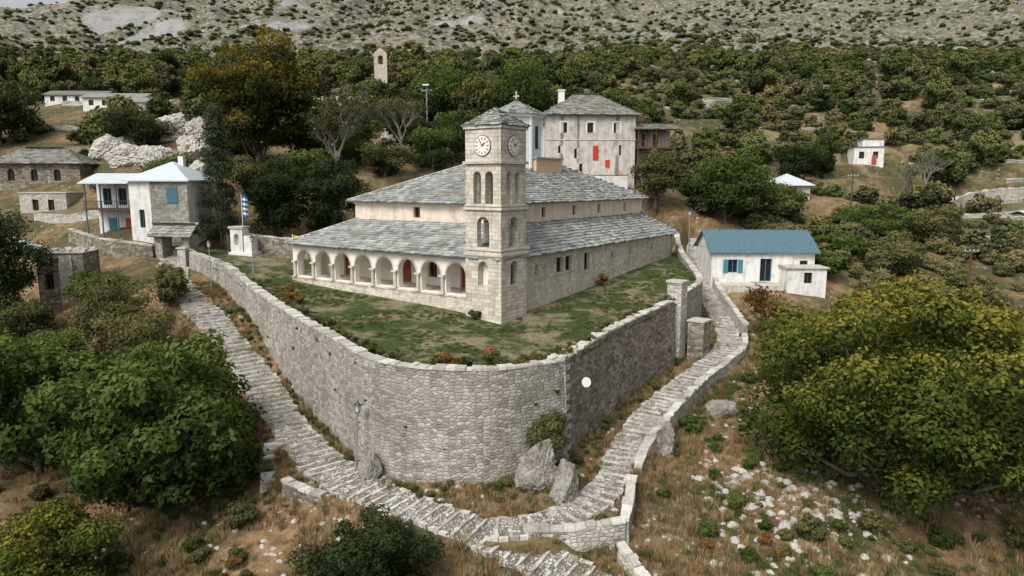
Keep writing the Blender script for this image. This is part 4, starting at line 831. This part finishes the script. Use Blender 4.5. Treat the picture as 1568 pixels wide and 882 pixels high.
place('hillside_shrubs','shrub',scatter(8500,250,700,.88,lambda x,y:(.25+.6*(fbm(x*.02,y*.02,34)>.0))*(1-.4*sstep(300,460,y))),1.2,4.8,protoshrub(360,.11,'farA',107))
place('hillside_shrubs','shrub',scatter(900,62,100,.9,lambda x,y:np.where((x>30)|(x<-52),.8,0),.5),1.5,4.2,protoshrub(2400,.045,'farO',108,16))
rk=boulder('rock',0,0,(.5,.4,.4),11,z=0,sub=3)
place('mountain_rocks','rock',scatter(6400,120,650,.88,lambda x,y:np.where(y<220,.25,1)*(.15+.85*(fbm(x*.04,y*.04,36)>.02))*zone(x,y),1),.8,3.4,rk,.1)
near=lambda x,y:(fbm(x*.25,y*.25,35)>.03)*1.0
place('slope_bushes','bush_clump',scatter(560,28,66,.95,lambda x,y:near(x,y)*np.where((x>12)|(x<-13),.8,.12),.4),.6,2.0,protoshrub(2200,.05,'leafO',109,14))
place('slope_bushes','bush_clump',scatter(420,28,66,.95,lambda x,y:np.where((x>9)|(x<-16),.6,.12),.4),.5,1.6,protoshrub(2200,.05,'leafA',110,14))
place('slope_bushes','bush_clump',scatter(160,28,60,.95,lambda x,y:np.where((x>9)|(x<-13),.6,.12),.3),.4,1.2,protoshrub(900,.06,'leafR',111,12))
def protograss(n,leaf,seed,h=.5):
    rng=np.random.default_rng(seed); a=rng.uniform(0,6.28,n); r_=rng.uniform(0,.35,n); bx=r_*np.cos(a);by=r_*np.sin(a); lean=rng.uniform(.05,.5,n); H=h*rng.uniform(.5,1.1,n); w=.018
    t=rng.uniform(0,6.28,n); dx=np.cos(t)*w;dy=np.sin(t)*w
    V=np.stack([np.stack([bx-dx,by-dy,0*a],1),np.stack([bx+dx,by+dy,0*a],1),np.stack([bx+np.cos(a)*lean*H,by+np.sin(a)*lean*H,H],1)],1).reshape(-1,3)
    return fastmesh('tuft',V,np.arange(n*3).reshape(-1,3),M[leaf],rng.random(n))
place('dry_grass','tuft',scatter(20000,27,66,.95,lambda x,y:.15+.85*(fbm(x*.3,y*.3,37)>-.01),-.5),.4,1.1,protograss(70,'grassdry',1),0)
place('green_weeds','tuft',scatter(13000,27,66,.95,lambda x,y:(fbm(x*.3,y*.3,38)>-.01)*1.0,-.5),.4,1.0,protograss(70,'grassgreen',2),0)
n=14000; x=RNG.uniform(-34,19,n); y=RNG.uniform(37,80,n); k=inpoly(x,y,YPOLY)&(fbm(x*.35,y*.35,40)<.0); x=x[k];y=y[k]
ca,sa=math.cos(-ROT),math.sin(-ROT); lx=(x-CX)*ca-(y-CY)*sa; ly=(x-CX)*sa+(y-CY)*ca; k=~((lx>-.1)&(ly>-.1)); x=x[k];y=y[k]
instancer('lawn_grass',x,y,yz(x,y)-.02,RNG.uniform(.3,.7,len(x)),protograss(60,'grassgreen',3,.3),'tuft')
st=boulder('stone',0,0,(.5,.4,.3),12,'stones',0,sub=2); 
x,y=scatter(4600,28,62,.95,lambda x,y:(fbm(x*.2,y*.2,41)>-.02)*.7,-.4); x2=RNG.normal(15.5,3.2,420);y2=RNG.normal(36.5,2.6,420); x=np.concatenate([x,x2]);y=np.concatenate([y,y2])
s=np.concatenate([RNG.uniform(.08,.42,len(x)-420),.12+.6*RNG.random(420)**2]); instancer('loose_stones',x,y,tz(x,y),s,st,'stone')
Wl=resample(WALL[3:],.6); Wr=resample(WALLR,.6)
px_=[];py_=[];ps=[]
for p in list(Wl)+list(Wr):
    if random.random()<.7: px_.append(p[0]+random.uniform(-.2,.4));py_.append(p[1]+random.uniform(1.0,1.9));ps.append(random.uniform(.5,1.4))
px_=np.array(px_);py_=np.array(py_); instancer('wall_top_plants',px_,py_,yz(px_,py_)-.05,np.array(ps),protoshrub(900,.06,'leafO',120),'plant')
for i,(a,b,s_,lf) in enumerate([(-18.6,56.6,1.6,'leafR'),(-17.4,54.6,1.1,'leafR'),(-3.6,38.2,1.3,'leafR'),(-1.2,38.6,1.3,'leafA'),(-2.8,51.2,1.0,'leafA'),(8.5,63.3,1.3,'leafR'),(1.0,38.9,.9,'leafR'),(-9,41.5,1.1,'leafA')]): tree('flowering_bush',a,b,s_,s_*.55,n=2500,ls=.06,leaf=lf,seed=130+i,K=12,low=-.05,z=YZ(a,b)-.05)
V,F,t,_=crown(70,.4,1.0,.45,8,.08,140); fastmesh('red_flowers',V+np.array([-1.2,38.4,YZ(-1.2,38.4)]),F,M['petal'],t)
sx=[];sy=[];ss=[]
for p in Wr[:14]:
    for _ in range(3): sx.append(p[0]-random.uniform(.1,.9));sy.append(p[1]+random.uniform(-.3,.5));ss.append(random.uniform(.2,.55))
sx=np.array(sx);sy=np.array(sy); st2=boulder('stone',0,0,(.5,.4,.35),13,'stones',0,sub=3); instancer('wall_top_stones',sx,sy,np.full(len(sx),.38),np.array(ss),st2,'stone')
tree('hanging_bush',2.1,37.3,2.6,1.5,n=7000,ls=.07,leaf='leafO',seed=150,K=18,low=-.05,z=-4.7)
fx=[];fy=[]
for p in list(resample(WALL[2:],.5))+list(resample(WALLR,.5)):
    if random.random()<.6:
        fx.append(p[0]+random.uniform(-.3,.6));fy.append(p[1]-random.uniform(.7,1.8))
fx=np.array(fx);fy=np.array(fy); k=okmask(fx,fy,-.4); fx=fx[k];fy=fy[k]; instancer('wall_foot_weeds',fx,fy,tz(fx,fy),RNG.uniform(.3,.9,len(fx)),protoshrub(500,.08,'leafO',121),'plant')
wx=[];wy_=[];wz=[]
for p,q in list(zip(resample(WALL[4:],.7)[:-1],resample(WALL[4:],.7)[1:]))+list(zip(resample(WALLR,.7)[:-1],resample(WALLR,.7)[1:])):
    if random.random()<.35:
        d=(q-p)[:2]; d/=np.linalg.norm(d); h=random.uniform(.5,5); nn=np.array([d[1],-d[0]]); c=p[:2]+nn*(.05*h); wx.append(c[0]);wy_.append(c[1]);wz.append(p[2]-h)
instancer('wall_weeds',np.array(wx),np.array(wy_),np.array(wz),RNG.uniform(.15,.5,len(wx)),protoshrub(300,.09,'leafO',122),'plant')

# ------------------------------------------------------------------ light, sky, camera
w=bpy.data.worlds.new('World'); scene.world=w; w.use_nodes=True; nt=w.node_tree; bg=nt.nodes['Background']
sky=nt.nodes.new('ShaderNodeTexSky'); sky.sky_type='NISHITA'; sky.sun_disc=False; sky.sun_elevation=math.radians(48); sky.sun_rotation=math.radians(215); sky.dust_density=5; sky.air_density=1; sky.ozone_density=.6
hs=nt.nodes.new('ShaderNodeHueSaturation'); hs.inputs['Saturation'].default_value=.15; hs.inputs['Value'].default_value=1.1; nt.links.new(sky.outputs[0],hs.inputs['Color']); nt.links.new(hs.outputs[0],bg.inputs[0]); bg.inputs[1].default_value=.15
sd=bpy.data.lights.new('sun','SUN'); sd.energy=1.9; sd.angle=math.radians(20); sd.color=(1,.95,.87); so=bpy.data.objects.new('sun',sd); COL.objects.link(so)
az=math.radians(215); el=math.radians(48); dirv=Vector((math.sin(az)*math.cos(el),math.cos(az)*math.cos(el),math.sin(el))); so.rotation_euler=(-dirv).to_track_quat('-Z','Y').to_euler(); so.location=(-40,-40,80)
scene.view_settings.view_transform='Standard'; scene.view_settings.look='None'; scene.view_settings.exposure=0
cd=bpy.data.cameras.new('camera'); cd.lens=24.0; cd.sensor_width=36; cd.clip_end=6000; cam=bpy.data.objects.new('camera',cd); COL.objects.link(cam); cam.location=(0,0,10.5); cam.rotation_euler=(math.radians(90-8.75),0,0); scene.camera=cam
